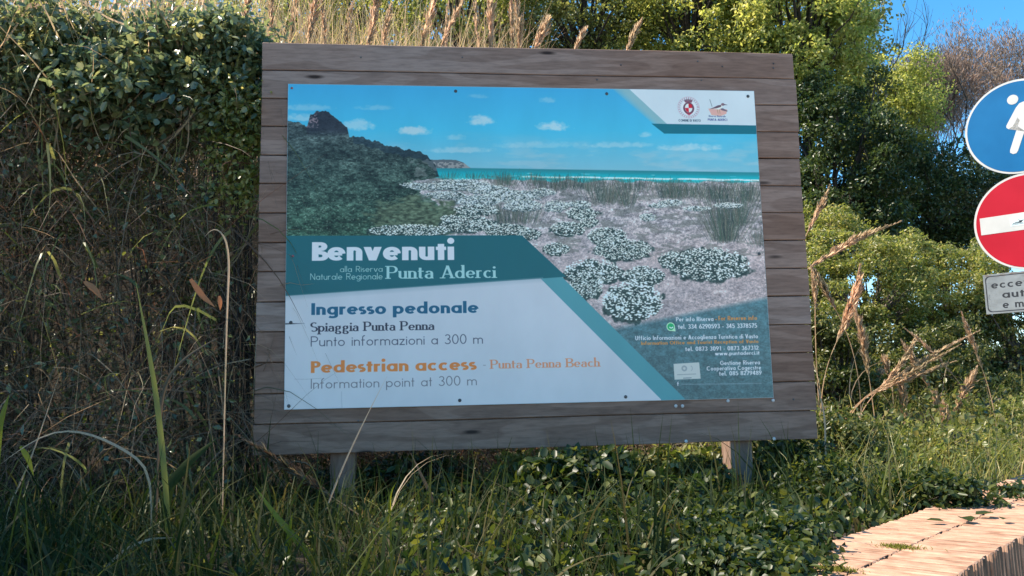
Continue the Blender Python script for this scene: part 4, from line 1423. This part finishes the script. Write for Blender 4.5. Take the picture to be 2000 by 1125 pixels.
def arcs_mesh(name, P0, D, L, sag, width, K, r):
    n = len(P0)
    t = np.linspace(0, 1, K)
    side = norm(np.cross(D, rdir(r, n)))
    wig = rdir(r, n) * (L * .08)[:, None]
    Cc = P0[:, None] + D[:, None] * (L[:, None] * t[None])[..., None] + wig[:, None] * np.sin(t * 5)[None, :, None]
    Cc[..., 2] -= sag[:, None] * L[:, None] * t[None] ** 2
    wt = (1 - t ** 1.6) * .9 + .06
    o = side[:, None] * (width[:, None, None] * wt[None, :, None] / 2)
    V = np.stack([Cc - o, Cc + o], 2).reshape(n, K * 2, 3)
    i = np.arange(K - 1) * 2
    F = np.stack([i, i + 1, i + 3, i + 2], -1)
    Fa = (np.arange(n)[:, None, None] * K * 2 + F[None]).reshape(-1, 4)
    return np_mesh(name, V.reshape(-1, 3), Fa, True)


def thicket_pts(n, r, z0=.0, z1=2.3, front=-.25):
    x = r.uniform(-3.4, .06, n)
    z = r.uniform(z0, z1, n)
    face = front + .33 * z / 2.3 + .25 * vnoise(x * 1.7 + 30, z * 1.7 + 30, 5, 3)
    y = face + r.random(n) ** 1.5 * .7
    k = (x < .0) | (y > .08)
    return np.stack([x, y, z], -1)[k]


r = np.random.default_rng(71)
P = thicket_pts(11000, r)
n = len(P)
D = norm(np.stack([r.normal(0, .8, n), r.normal(-.25, .45, n), r.normal(.25, .8, n)], -1))
o = link_mesh('dry_undergrowth', arcs_mesh('dry_undergrowth', P, D, r.uniform(.12, .62, n), r.uniform(.2, 1.1, n), r.uniform(.002, .009, n), 6, r), M['drygrass'])
tag(o, 'tangled brown dead grass and stems filling the shaded bank left of the board', 'undergrowth', kind='stuff')
P = thicket_pts(520, r, .0, 2.3, -.4)
n = len(P)
D = norm(np.stack([r.normal(0, .9, n), r.normal(-.3, .4, n), r.normal(.5, .8, n)], -1))
o = link_mesh('reed_leaves', arcs_mesh('reed_leaves', P, D, r.uniform(.25, .6, n), r.uniform(.4, 1.4, n), r.uniform(.008, .02, n), 8, r), M['olive'])
tag(o, 'broad drooping reed leaves mixed into the brown tangle', 'undergrowth', kind='stuff')
# under the board: dead grass hanging from the bank
n = 2600
P = np.stack([r.uniform(0, 2.2, n), r.uniform(.22, .9, n), np.zeros(n)], -1)
P[:, 2] = ground_z(P[:, 0], P[:, 1]) + r.uniform(0, .35, n)
D = norm(np.stack([r.normal(0, .7, n), r.normal(-.4, .4, n), r.normal(.4, .7, n)], -1))
o = link_mesh('dead_grass', arcs_mesh('dead_grass', P, D, r.uniform(.12, .5, n), r.uniform(.3, 1.3, n), r.uniform(.002, .009, n), 6, r), M['drygrass'])
tag(o, 'dead grass hanging in the dark gap beneath the board', 'undergrowth', kind='stuff')
P = thicket_pts(2600, r, .0, 2.0)
n = len(P)
D = norm(np.stack([r.normal(0, .6, n), r.normal(-.1, .3, n), r.normal(.9, .6, n)], -1))
o = link_mesh('dead_stems', arcs_mesh('dead_stems', P, D, r.uniform(.3, 1.0, n), r.uniform(.0, .7, n), r.uniform(.002, .005, n), 8, r), M['stem'])
tag(o, 'thin dead twigs criss-crossing the shaded bank left of the board', 'undergrowth', kind='stuff')
P = thicket_pts(1300, r, 1.65, 3.0, -.3)
P = P[P[:, 0] < -.3]
n = len(P)
D = norm(np.stack([r.normal(.05, .35, n), r.normal(-.1, .25, n), r.normal(1.0, .4, n)], -1))
o = link_mesh('pale_dry_stalks', arcs_mesh('pale_dry_stalks', P, D, r.uniform(.3, .9, n), r.uniform(.0, .4, n), r.uniform(.004, .012, n), 8, r), M['straw'])
tag(o, 'pale sunlit dry stalks rising through the brambles at the thicket\'s top', 'undergrowth', kind='stuff')
P = thicket_pts(30000, r, .0, 2.7, -.3)
P = P[r.random(len(P)) < (.3 + .7 * sstep(.8, 2.2, P[:, 2])) * sstep(.35, .6, vnoise(P[:, 0] * 2.2 + 50, P[:, 2] * 2.2 + 50, 9, 3) + .12 * P[:, 2] - .1)]
n = len(P)
o = link_mesh('thicket_leaves', leaves_mesh('thicket_leaves', P, norm(rdir(r, n) + [0, -.1, -.3]), norm(rdir(r, n) + [0, -.2, .5]), .042 * r.uniform(.35, 1.3, n), .026 * r.uniform(.5, 1.2, n), 'diamond'), M['ivy'])
tag(o, 'small dark leaves scattered through the thicket left of the board', 'undergrowth', kind='stuff')

# grass: foreground verge (colour darkened for the shade), bank, right hand verge
r = np.random.default_rng(72)


def keep_back(B, m=-.06):
    s = (B[:, 0] - WBACK[0]) * WN[0] + (B[:, 1] - WBACK[1]) * WN[1]
    return B[s < m]


B = keep_back(area(15000, -3.2, 2.9, -2.8, .5, r))
B = B[(r.random(len(B)) < 1 - .45 * sstep(.1, 1.0, B[:, 0]))]
n = len(B)
H = r.uniform(.1, .38, n) * r.choice([1, 1, 1, 1, 1.5], n)
o = link_mesh('verge_grass', blades_mesh('verge_grass', B, H, r.normal(0, .42, (n, 2)), r.uniform(.003, .013, n), 6, .55, r), M['grassshade'])
tag(o, 'green grass below the board, its colour darkened for the shade', 'grass', kind='stuff')
B = keep_back(area(17000, 2.5, 7.5, -1.6, 4.2, r), -.02)
n = len(B)
H = r.uniform(.12, .38, n) * r.choice([1, 1, 1.6], n)
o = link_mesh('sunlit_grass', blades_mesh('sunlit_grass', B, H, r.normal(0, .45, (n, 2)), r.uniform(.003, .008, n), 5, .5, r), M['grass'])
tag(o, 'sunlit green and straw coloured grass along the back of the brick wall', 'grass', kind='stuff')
B = area(9000, -4, 2.6, 2.0, 5.0, r)
n = len(B)
H = r.uniform(.6, 1.5, n)
o = link_mesh('bank_grass', blades_mesh('bank_grass', B, H, r.normal(0, .22, (n, 2)), r.uniform(.004, .011, n), 5, .4, r), M['straw'])
tag(o, 'tall dry straw coloured grass on the crest behind the board', 'grass', kind='stuff')

B = keep_back(area(900, -2.6, 2.2, -2.2, .2, r))
n = len(B)
H = r.uniform(.28, .62, n) * np.where(B[:, 0] > .3, .75, 1)
o = link_mesh('tall_grass', blades_mesh('tall_grass', B, H, r.normal(0, .5, (n, 2)), r.uniform(.007, .017, n), 9, .7, r), M['grassshade'])
tag(o, 'tall broad bladed grass standing in the shade in front of the board', 'grass', kind='stuff')

# leafy undergrowth
def carpet(name, label, n, x0, x1, y0, y1, h0, h1, leaf, mat, shape, seed, m=-.02, asp=.6):
    r = np.random.default_rng(seed)
    B = keep_back(area(n, x0, x1, y0, y1, r), m)
    n = len(B)
    hh = (.35 + .65 * vnoise(B[:, 0] * 3 + 40, B[:, 1] * 3 + 40, seed, 3)) * h1
    B[:, 2] += h0 + r.random(n) ** .6 * hh
    Nn = norm(rdir(r, n) * .7 + np.array([0, -.1, .7]))
    D = norm(rdir(r, n) + np.array([0, -.2, -.1]))
    o = link_mesh(name, leaves_mesh(name, B, D, Nn, leaf * r.uniform(.5, 1.25, n), leaf * asp * r.uniform(.7, 1.15, n), shape), M[mat])
    tag(o, label, 'undergrowth', kind='stuff')


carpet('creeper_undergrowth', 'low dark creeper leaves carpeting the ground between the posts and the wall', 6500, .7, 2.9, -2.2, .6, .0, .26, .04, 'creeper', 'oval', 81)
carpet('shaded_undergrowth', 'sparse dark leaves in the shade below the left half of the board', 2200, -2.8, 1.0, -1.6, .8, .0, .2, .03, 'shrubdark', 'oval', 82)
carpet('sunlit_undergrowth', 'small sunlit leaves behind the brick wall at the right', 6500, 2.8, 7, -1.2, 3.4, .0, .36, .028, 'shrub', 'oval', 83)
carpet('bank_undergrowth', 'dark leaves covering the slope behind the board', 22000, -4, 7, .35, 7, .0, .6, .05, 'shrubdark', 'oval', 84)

for lab, px, py, Y, rx, rz, n, lf, sd2, mt_ in [
    ('leafy weeds reaching the board\'s lower edge right of its middle', 1100, 925, .2, 130, 45, 1700, .055, 111, 'shrub'),
    ('leafy weeds reaching the board\'s lower edge just left of the right post', 1310, 925, .2, 100, 45, 1500, .05, 112, 'shrub'),
    ('shaded leafy weeds behind the left post under the board', 760, 940, .25, 150, 45, 1300, .05, 113, 'creeper'),
    ('leafy weeds rising between the right post and the board\'s corner', 1545, 915, .1, 70, 60, 1700, .045, 114, 'creeper'),
]:
    bramble(lab, px, py, Y, rx, rz, n, lf, sd2, mt_, 'oval', .09, name='leafy_weed', cat='weed', asp=.55, ry=.2, group='leafy weeds along the foot of the board')

# rounded creeper bushes in front of the right post
for lab, px, py, Y, rx, rz, n, lf, sd2 in [
    ('round leaved creeper clump catching the sun under the middle of the board', 1130, 985, -.3, 140, 95, 2600, .058, 91),
    ('round leaved creeper clump left of the foot of the right post', 1310, 1010, -.5, 95, 75, 2200, .054, 92),
    ('dark creeper clump spilling towards the corner of the brick wall', 1480, 1085, -1.6, 140, 75, 5200, .03, 93),
    ('dark creeper clump hanging over the near end of the brick coping', 1540, 1120, -1.75, 70, 50, 2600, .028, 96),
    ('creeper clump lying on the hidden near end of the brick coping', 1470, 1135, -1.95, 110, 60, 3200, .028, 100),
    ('leafy shoots overhanging the back of the brick coping, half way along', 1830, 965, -.85, 90, 40, 2400, .032, 97),
    ('leafy shoots over the bricks at the photograph\'s edge', 1985, 985, -.75, 60, 35, 1200, .03, 98),
    ('tall leafy stems behind the right post, reaching the board\'s lower edge', 1330, 945, .15, 120, 55, 1500, .058, 99),
    ('dark creeper clump at the lower middle under the board', 1200, 1090, -1.2, 170, 75, 3200, .044, 94),
    ('leafy clump in shade between the right post and the brick wall', 1610, 960, -.5, 80, 60, 2200, .03, 95),
]:
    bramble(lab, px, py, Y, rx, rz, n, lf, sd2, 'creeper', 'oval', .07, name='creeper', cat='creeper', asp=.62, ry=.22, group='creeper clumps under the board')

#@REEDS
# ------------------------------------------------------------------ dry reeds with plumes
def plume_reed(label, bpx, bpy, tpx, tpy, Y, seed, fibres=150, group=None, wid=.05, root_shift=(0, 0), fw=.0019, name='plumed_reed', pm='plume', sp=(.12, .22)):
    """the plume runs from its base to its tip; the stem below is rooted in the ground"""
    r = np.random.default_rng(seed)
    b = np.array(at(bpx, bpy, Y)); t = np.array(at(tpx, tpy, Y))
    ax = t - b
    L_ = np.linalg.norm(ax)
    gx, gy = b[0] - ax[0] * .5 + root_shift[0], b[1] + root_shift[1]
    gz = float(ground_z(gx, gy))
    root = empty(name, (gx, gy, gz - .02))
    tag(root, label, 'reed', group)
    o0 = np.array([gx, gy, gz - .02])
    tt = np.linspace(0, 1, 12)[:, None]
    p0, p2 = np.array([0, 0, 0.]), b - o0
    p1 = p2 - norm(ax) * np.linalg.norm(p2) * .45
    P = (1 - tt) ** 2 * p0 + 2 * tt * (1 - tt) * p1 + tt ** 2 * p2
    link_mesh('stem', tube_mesh('stem', [(P, np.linspace(.0042, .0024, 12))], 5), M['straw'], root)
    # plume: axis bends a little, side sprays lie close to it
    u = r.random(fibres) ** .85
    bend = r.normal(0, .1, 3) * L_
    wid = wid * r.uniform(.7, 1.35)
    axis = lambda q: p2 + ax * q + bend * (q ** 2)
    A0 = axis(u[:, None])
    env = np.sin(np.clip(u * 1.05 + .06, 0, 1) * PI) ** .6
    side = rdir(r, fibres)
    side = norm(side - (side @ norm(ax))[:, None] * norm(ax))
    D = norm(norm(ax) * 1.0 + side * (sp[0] + sp[1] * r.random(fibres)[:, None]) * env[:, None])
    Lf = (.35 + .65 * r.random(fibres)) * wid * 2.2 * (.45 + .75 * env)
    P1 = np.vstack([A0, A0 + D * Lf[:, None] * .25, A0 + D * Lf[:, None] * .5 + side * .003])
    D1 = np.vstack([D, norm(D + side * .25), norm(D + rdir(r, fibres) * .3)])
    L1 = np.concatenate([Lf, Lf * .7, Lf * .6])
    me = leaves_mesh('plume', P1, D1, rdir(r, len(P1)), L1, fw * r.uniform(.8, 1.8, len(P1)), 'diamond')
    link_mesh('plume', me, M[pm], root)
    link_mesh('plume_axis', tube_mesh('plume_axis', [(axis(np.linspace(0, .97, 8)[:, None]), np.linspace(.0022, .0008, 8))], 4), M['straw'], root)
    # two or three long leaves
    k = 3
    Bl = np.array([p0 + (p2 - p0) * q for q in r.uniform(.05, .5, k)])
    link_mesh('leaf', blades_mesh('leaf', Bl, r.uniform(.3, .55, k), r.normal(0, .5, (k, 2)), .009, 7, .6, r), M['straw'], root)
    return root


RG = 'plumed reeds on the slope right of the board'
for i, (lab, a) in enumerate([
    ('short plume leaning out from behind the board\'s right edge, topmost of the right group', (1575, 458, 1622, 368)),
    ('long thin plume slanting up to the right from the board\'s edge', (1578, 525, 1730, 420)),
    ('thick upright plume leaning slightly right, close to the board', (1632, 672, 1699, 530)),
    ('faded plume hanging behind the thick upright one', (1636, 612, 1592, 530)),
    ('plume beside the board pointing straight up at middle height', (1592, 600, 1592, 532)),
    ('slender faded plume in front of the dark shrub', (1698, 742, 1674, 590)),
    ('plume crossing behind the big fan and pointing left', (1865, 737, 1770, 622)),
    ('thin plume below the crossing of the big fan, pointing left', (1822, 768, 1758, 655)),
    ('plume below the lettered plate, pointing up and left', (1920, 725, 1879, 615)),
    ('bushy upright plume rising below the big fan', (1770, 855, 1766, 742)),
    ('golden plume leaning right above the verge grass', (1855, 825, 1912, 712)),
    ('stubby plume left of the bushy upright one', (1738, 742, 1727, 700)),
    ('small upright plume near the golden leaning one', (1845, 855, 1845, 792)),
    ('tiny plume between the bushy and golden ones', (1829, 815, 1829, 776)),
    ('stubby plume at the foot of the big fan', (1704, 765, 1722, 722)),
]):
    Yv = 1.0 + .25 * (i % 4) + (.0 if a[0] < 1700 else .7)
    big = i in (2, 9, 10)
    plume_reed(lab, *a, Yv, 200 + i, 300 if big else 190, RG, .062 if big else .038)
# the large fan: several sprays from one base
for i, (dx, dy, lab) in enumerate([(0, 0, 'uppermost long spray of the big straw fan'), (-14, 34, 'middle spray of the big straw fan'), (-42, 66, 'lower spray of the big straw fan'), (-70, 8, 'short inner spray of the big straw fan')]):
    plume_reed(lab + ' below the plate', 1703 + i * 2, 766 + i, 1893 + dx, 640 + dy, 1.5 + .03 * i, 230 + i, 230, 'sprays of the big straw fan', .04, fw=.0016, sp=(.05, .14))

TG = 'plumed reeds standing above the board'
tops = [(12, 190, 30, 20, 'outermost dry reed'), (60, 150, 48, -30, 'second dry reed from the thicket\'s outer end'), (132, 90, 118, -60, 'dry reed above the first bramble heap'), (215, 60, 235, -60, 'dry reed above the middle bramble heap'),
        (330, 70, 345, -50, 'dry reed right of the middle bramble heap'), (398, 60, 385, -60, 'dry reed left of the board\'s corner brambles'), (470, 70, 490, -50, 'dry reed above the board\'s corner brambles'),
        (530, 88, 520, -30, 'dry reed above the board\'s left end'), (566, 92, 578, -25, 'pale reed second along the board\'s top'), (598, 95, 622, -22, 'thick pinkish reed leaning right near the board\'s left end'), (636, 95, 628, -30, 'thin reed beside the thick pinkish one'),
        (672, 96, 690, -10, 'reed over the first third of the board\'s top'), (712, 98, 748, -5, 'pinkish reed leaning right past the first third'), (745, 98, 762, 10, 'short reed before the crossing pair'), (815, 98, 856, -12, 'left reed of the crossing pair'),
        (856, 96, 905, -20, 'right reed of the crossing pair'), (872, 98, 868, 30, 'short reed just right of the crossing pair'), (938, 98, 916, -10, 'reed leaning left over the board\'s middle'), (958, 98, 962, -10, 'straight thin reed over the board\'s middle'),
        (1003, 98, 996, 5, 'left of the twin upright reeds past the middle'), (1016, 98, 1014, 20, 'right of the twin upright reeds past the middle'), (1040, 98, 1072, 45, 'low slanting reed past the twin reeds'), (1118, 99, 1140, 62, 'short tip poking over the board right of the middle'), (1220, 100, 1246, 60, 'last short reed tip towards the spring green tree')]
for i, (bx, by, tx, ty, lab) in enumerate(tops):
    plume_reed(lab + (' showing over the planks' if i > 6 else ' against the bright foliage'), bx, by + 15, tx, ty - 15, 2.1 + .35 * (i % 3), 260 + i, 170, TG, .045, fw=.0026)
plume_reed('drooping grey brown seed head hanging below the board\'s lower left corner', 655, 975, 505, 872, -.55, 299, 200, None, .042, (.12, 0), .0015, name='drooping_reed', pm='drygrass')

# single long blades that catch the eye
def long_leaf(label, pts, Y, width, mat, group='long leaves in front of the thicket', name='long_leaf', twist=0.):
    P = np.array([at(x, y, Y + dy) for x, y, *rest in pts for dy in [(rest[0] if rest else 0)]])
    m = 14
    k = np.linspace(0, len(P) - 1, m)
    # smooth curve through the points
    idx = np.arange(len(P))
    Q = np.stack([np.interp(k, idx, P[:, j]) for j in range(3)], -1)
    for _ in range(2): Q[1:-1] = (Q[:-2] + 2 * Q[1:-1] + Q[2:]) / 4
    gz = float(ground_z(Q[0][0], Q[0][1]))
    base = np.array([Q[0][0], Q[0][1], gz])
    if Q[0][2] > gz + .05 and name == 'long_leaf':
        d0 = Q[0] - Q[1]
        Q = np.vstack([[base - [0, 0, .03]], [Q[0] * .35 + base * .65], [Q[0] * .75 + base * .25 + d0 * .15], Q])
        for _ in range(3): Q[1:-1] = (Q[:-2] + 2 * Q[1:-1] + Q[2:]) / 4
    n_ = len(Q)
    d = norm(np.gradient(Q, axis=0))
    s = norm(np.cross(d, np.array([0.15, -1, .35 + twist])))
    t = np.linspace(0, 1, n_)
    wv = width * np.clip(np.minimum(1, .5 + t * 1.5) * (1 - t ** 3), .06, 1)
    fold = norm(np.cross(s, d)) * (wv * .12)[:, None]
    V = np.stack([Q - s * wv[:, None] / 2, Q + fold, Q + s * wv[:, None] / 2], 1).reshape(-1, 3) - base
    F = []
    for i in range(n_ - 1):
        F += [[3 * i, 3 * i + 1, 3 * i + 4, 3 * i + 3], [3 * i + 1, 3 * i + 2, 3 * i + 5, 3 * i + 4]]
    o = link_mesh(name, np_mesh(name, V, np.array(F), True), mat)
    o.location = base
    tag(o, label, 'grass leaf', group)
    return o


lg, ly, ld, lp = M['grassshade'], M['grass'], M['drygrass'], M['straw']
yel = leaf_mat('yellowing_blade', [(.3, .28, .03), (.22, .26, .03)], .55, .4, .5)
ora = leaf_mat('orange_dead_leaf', [(.34, .16, .07), (.42, .2, .1)], .35, .6, .3)
long_leaf('tall upright green reed leaf in front of the thicket', [(335, 1125), (325, 960), (308, 790), (290, 680), (265, 550)], -.9, .022, ly)
long_leaf('grey arched leaf bent over beside the board\'s lower left edge', [(312, 800), (325, 735), (370, 690), (430, 657)], -.5, .015, ld)
long_leaf('long leaf arching across the lower left towards the right', [(300, 920), (250, 880), (170, 840), (90, 835), (-10, 915)], -1.2, .009, lp)
long_leaf('low pale arc of grass at the bottom left', [(195, 1120), (240, 1075), (290, 1052), (340, 1050)], -1.3, .010, lp)
long_leaf('yellow tipped blade slanting left at the bottom', [(625, 1125), (590, 1065), (540, 1010), (498, 950)], -1.2, .024, yel)
long_leaf('short bright yellow green blade beside the slanting one', [(556, 1125), (562, 1060), (571, 1000)], -1.2, .018, yel)
long_leaf('yellow blade tip standing low in the left foreground', [(336, 1125), (338, 1080), (340, 1040)], -1.2, .022, yel)
long_leaf('thin blade crossing in front of the panel\'s lower left part', [(615, 1060), (640, 985), (672, 905), (712, 820), (756, 735)], -.7, .007, lp)
long_leaf('curled pale dead leaf beside the board at middle height', [(443, 590), (449, 520), (444, 460), (418, 440), (400, 462)], -.35, .010, lp)
long_leaf('curved dry brown leaf under the board\'s lower edge', [(880, 1060), (850, 985), (824, 930), (802, 885)], -.4, .018, ld)
long_leaf('green blade left of the creeper, leaning right', [(965, 1100), (990, 1050), (1030, 985)], -.8, .03, ly)
long_leaf('upright green blade in front of the dark gap', [(940, 1125), (938, 1040), (948, 960), (975, 900)], -.8, .02, lg)
long_leaf('reddish dry blade lying across the grass at the bottom middle', [(930, 1125), (960, 1095), (998, 1070)], -1.1, .018, ora)
long_leaf('yellow curved blade in front of the left post', [(720, 1125), (745, 1065), (762, 1020), (760, 965), (775, 940)], -.9, .014, yel)
long_leaf('straight green blade before the left post', [(632, 1125), (650, 1010), (662, 930)], -.9, .014, lg)
long_leaf('green blade leaning left across the shaded grass', [(470, 1125), (425, 1010), (398, 900)], -1.0, .014, lg)
long_leaf('broad dark leaf pointing right in the shaded grass', [(325, 955), (370, 900), (420, 860)], -.8, .04, lg)
long_leaf('yellow green blade tip at the far left edge', [(0, 830), (8, 800), (18, 770)], -.8, .02, yel)
long_leaf('pale thin stalk rising at the far left edge', [(12, 1000), (60, 900), (120, 720)], -.6, .007, lp)
long_leaf('yellow stub of a leaf on the long arch', [(40, 872), (55, 895), (66, 930)], -1.15, .018, yel, name='leaf_tip')
long_leaf('orange dead leaf stuck in the stems beside the board', [(372, 545), (395, 578), (420, 600)], -.35, .028, ora, name='dead_leaf')
long_leaf('second smaller orange dead leaf beside the larger one', [(428, 578), (430, 592), (430, 606)], -.35, .02, ora, name='dead_leaf')
long_leaf('reddish dead leaf deep in the tangle at the left', [(165, 550), (185, 565), (200, 585)], -.2, .03, ora, name='dead_leaf')
long_leaf('pale bent blade below the board between the posts', [(1120, 900), (1260, 950), (1350, 985), (1385, 1015)], -.3, .012, lp, name='fallen_stalk')
long_leaf('green leaf curving up beside the dark gap under the board', [(1240, 1040), (1235, 1000), (1215, 962), (1195, 960)], -.5, .022, ly)
long_leaf('yellow green blade leaning over the back of the brick wall', [(1640, 1050), (1665, 1010), (1700, 965)], -1.0, .014, yel)
long_leaf('dry curved stalk hugging the board\'s lower right edge', [(1612, 880), (1612, 820), (1604, 780), (1592, 740)], -.02, .012, lp)

# fallen leaves and moss on the brick coping
for k, (px, py, sz, lab) in enumerate([(1905, 1005, .07, 'pale green leaf lying flat on the bricks, upper one of the pair'), (1895, 1018, .075, 'green leaf lying on the bricks just below the pale one'), (1845, 1018, .055, 'dark green leaf hanging over the bricks\' back edge'), (1965, 1012, .05, 'small yellow green leaf on the bricks near the frame\'s edge')]):
    d = ray(px, py)
    p = CAMP + d * (WZ + .012 - CAMP[2]) / d[2]
    a = k * 1.3
    me = leaves_mesh('fallen_leaf', np.array([[0, 0, 0.]]), np.array([[math.cos(a), math.sin(a), .12]]), np.array([[0, 0, 1.]]), np.array([sz]), np.array([sz * .7]), 'oval')
    o = link_mesh('fallen_leaf', me, M['creeper'])
    o.location = p
    tag(o, lab, 'leaf', 'fallen leaves on the brick coping')
for k, (px, py) in enumerate([(1757, 1069), (1632, 1112)]):
    r = np.random.default_rng(400 + k)
    d = ray(px, py)
    p = CAMP + d * (WZ + .001 - CAMP[2]) / d[2]
    n = 420
    off = r.normal(0, 1, (n, 2)) * .016
    xy = np.stack([off[:, 0] * 1.8 * WN[0] + off[:, 1] * WDIR[0], off[:, 0] * 1.8 * WN[1] + off[:, 1] * WDIR[1]], -1)
    B = np.concatenate([xy, np.zeros((n, 1))], -1)
    o = link_mesh('moss_tuft', blades_mesh('moss_tuft', B, r.uniform(.004, .014, n), r.normal(0, .8, (n, 2)), .0035, 3, .4, r), mossm)
    o.location = p
    tag(o, ['moss tuft on the joint between the brick rows', 'moss tuft at the near end of the brick coping'][k], 'moss', 'moss tufts on the coping', kind='stuff')
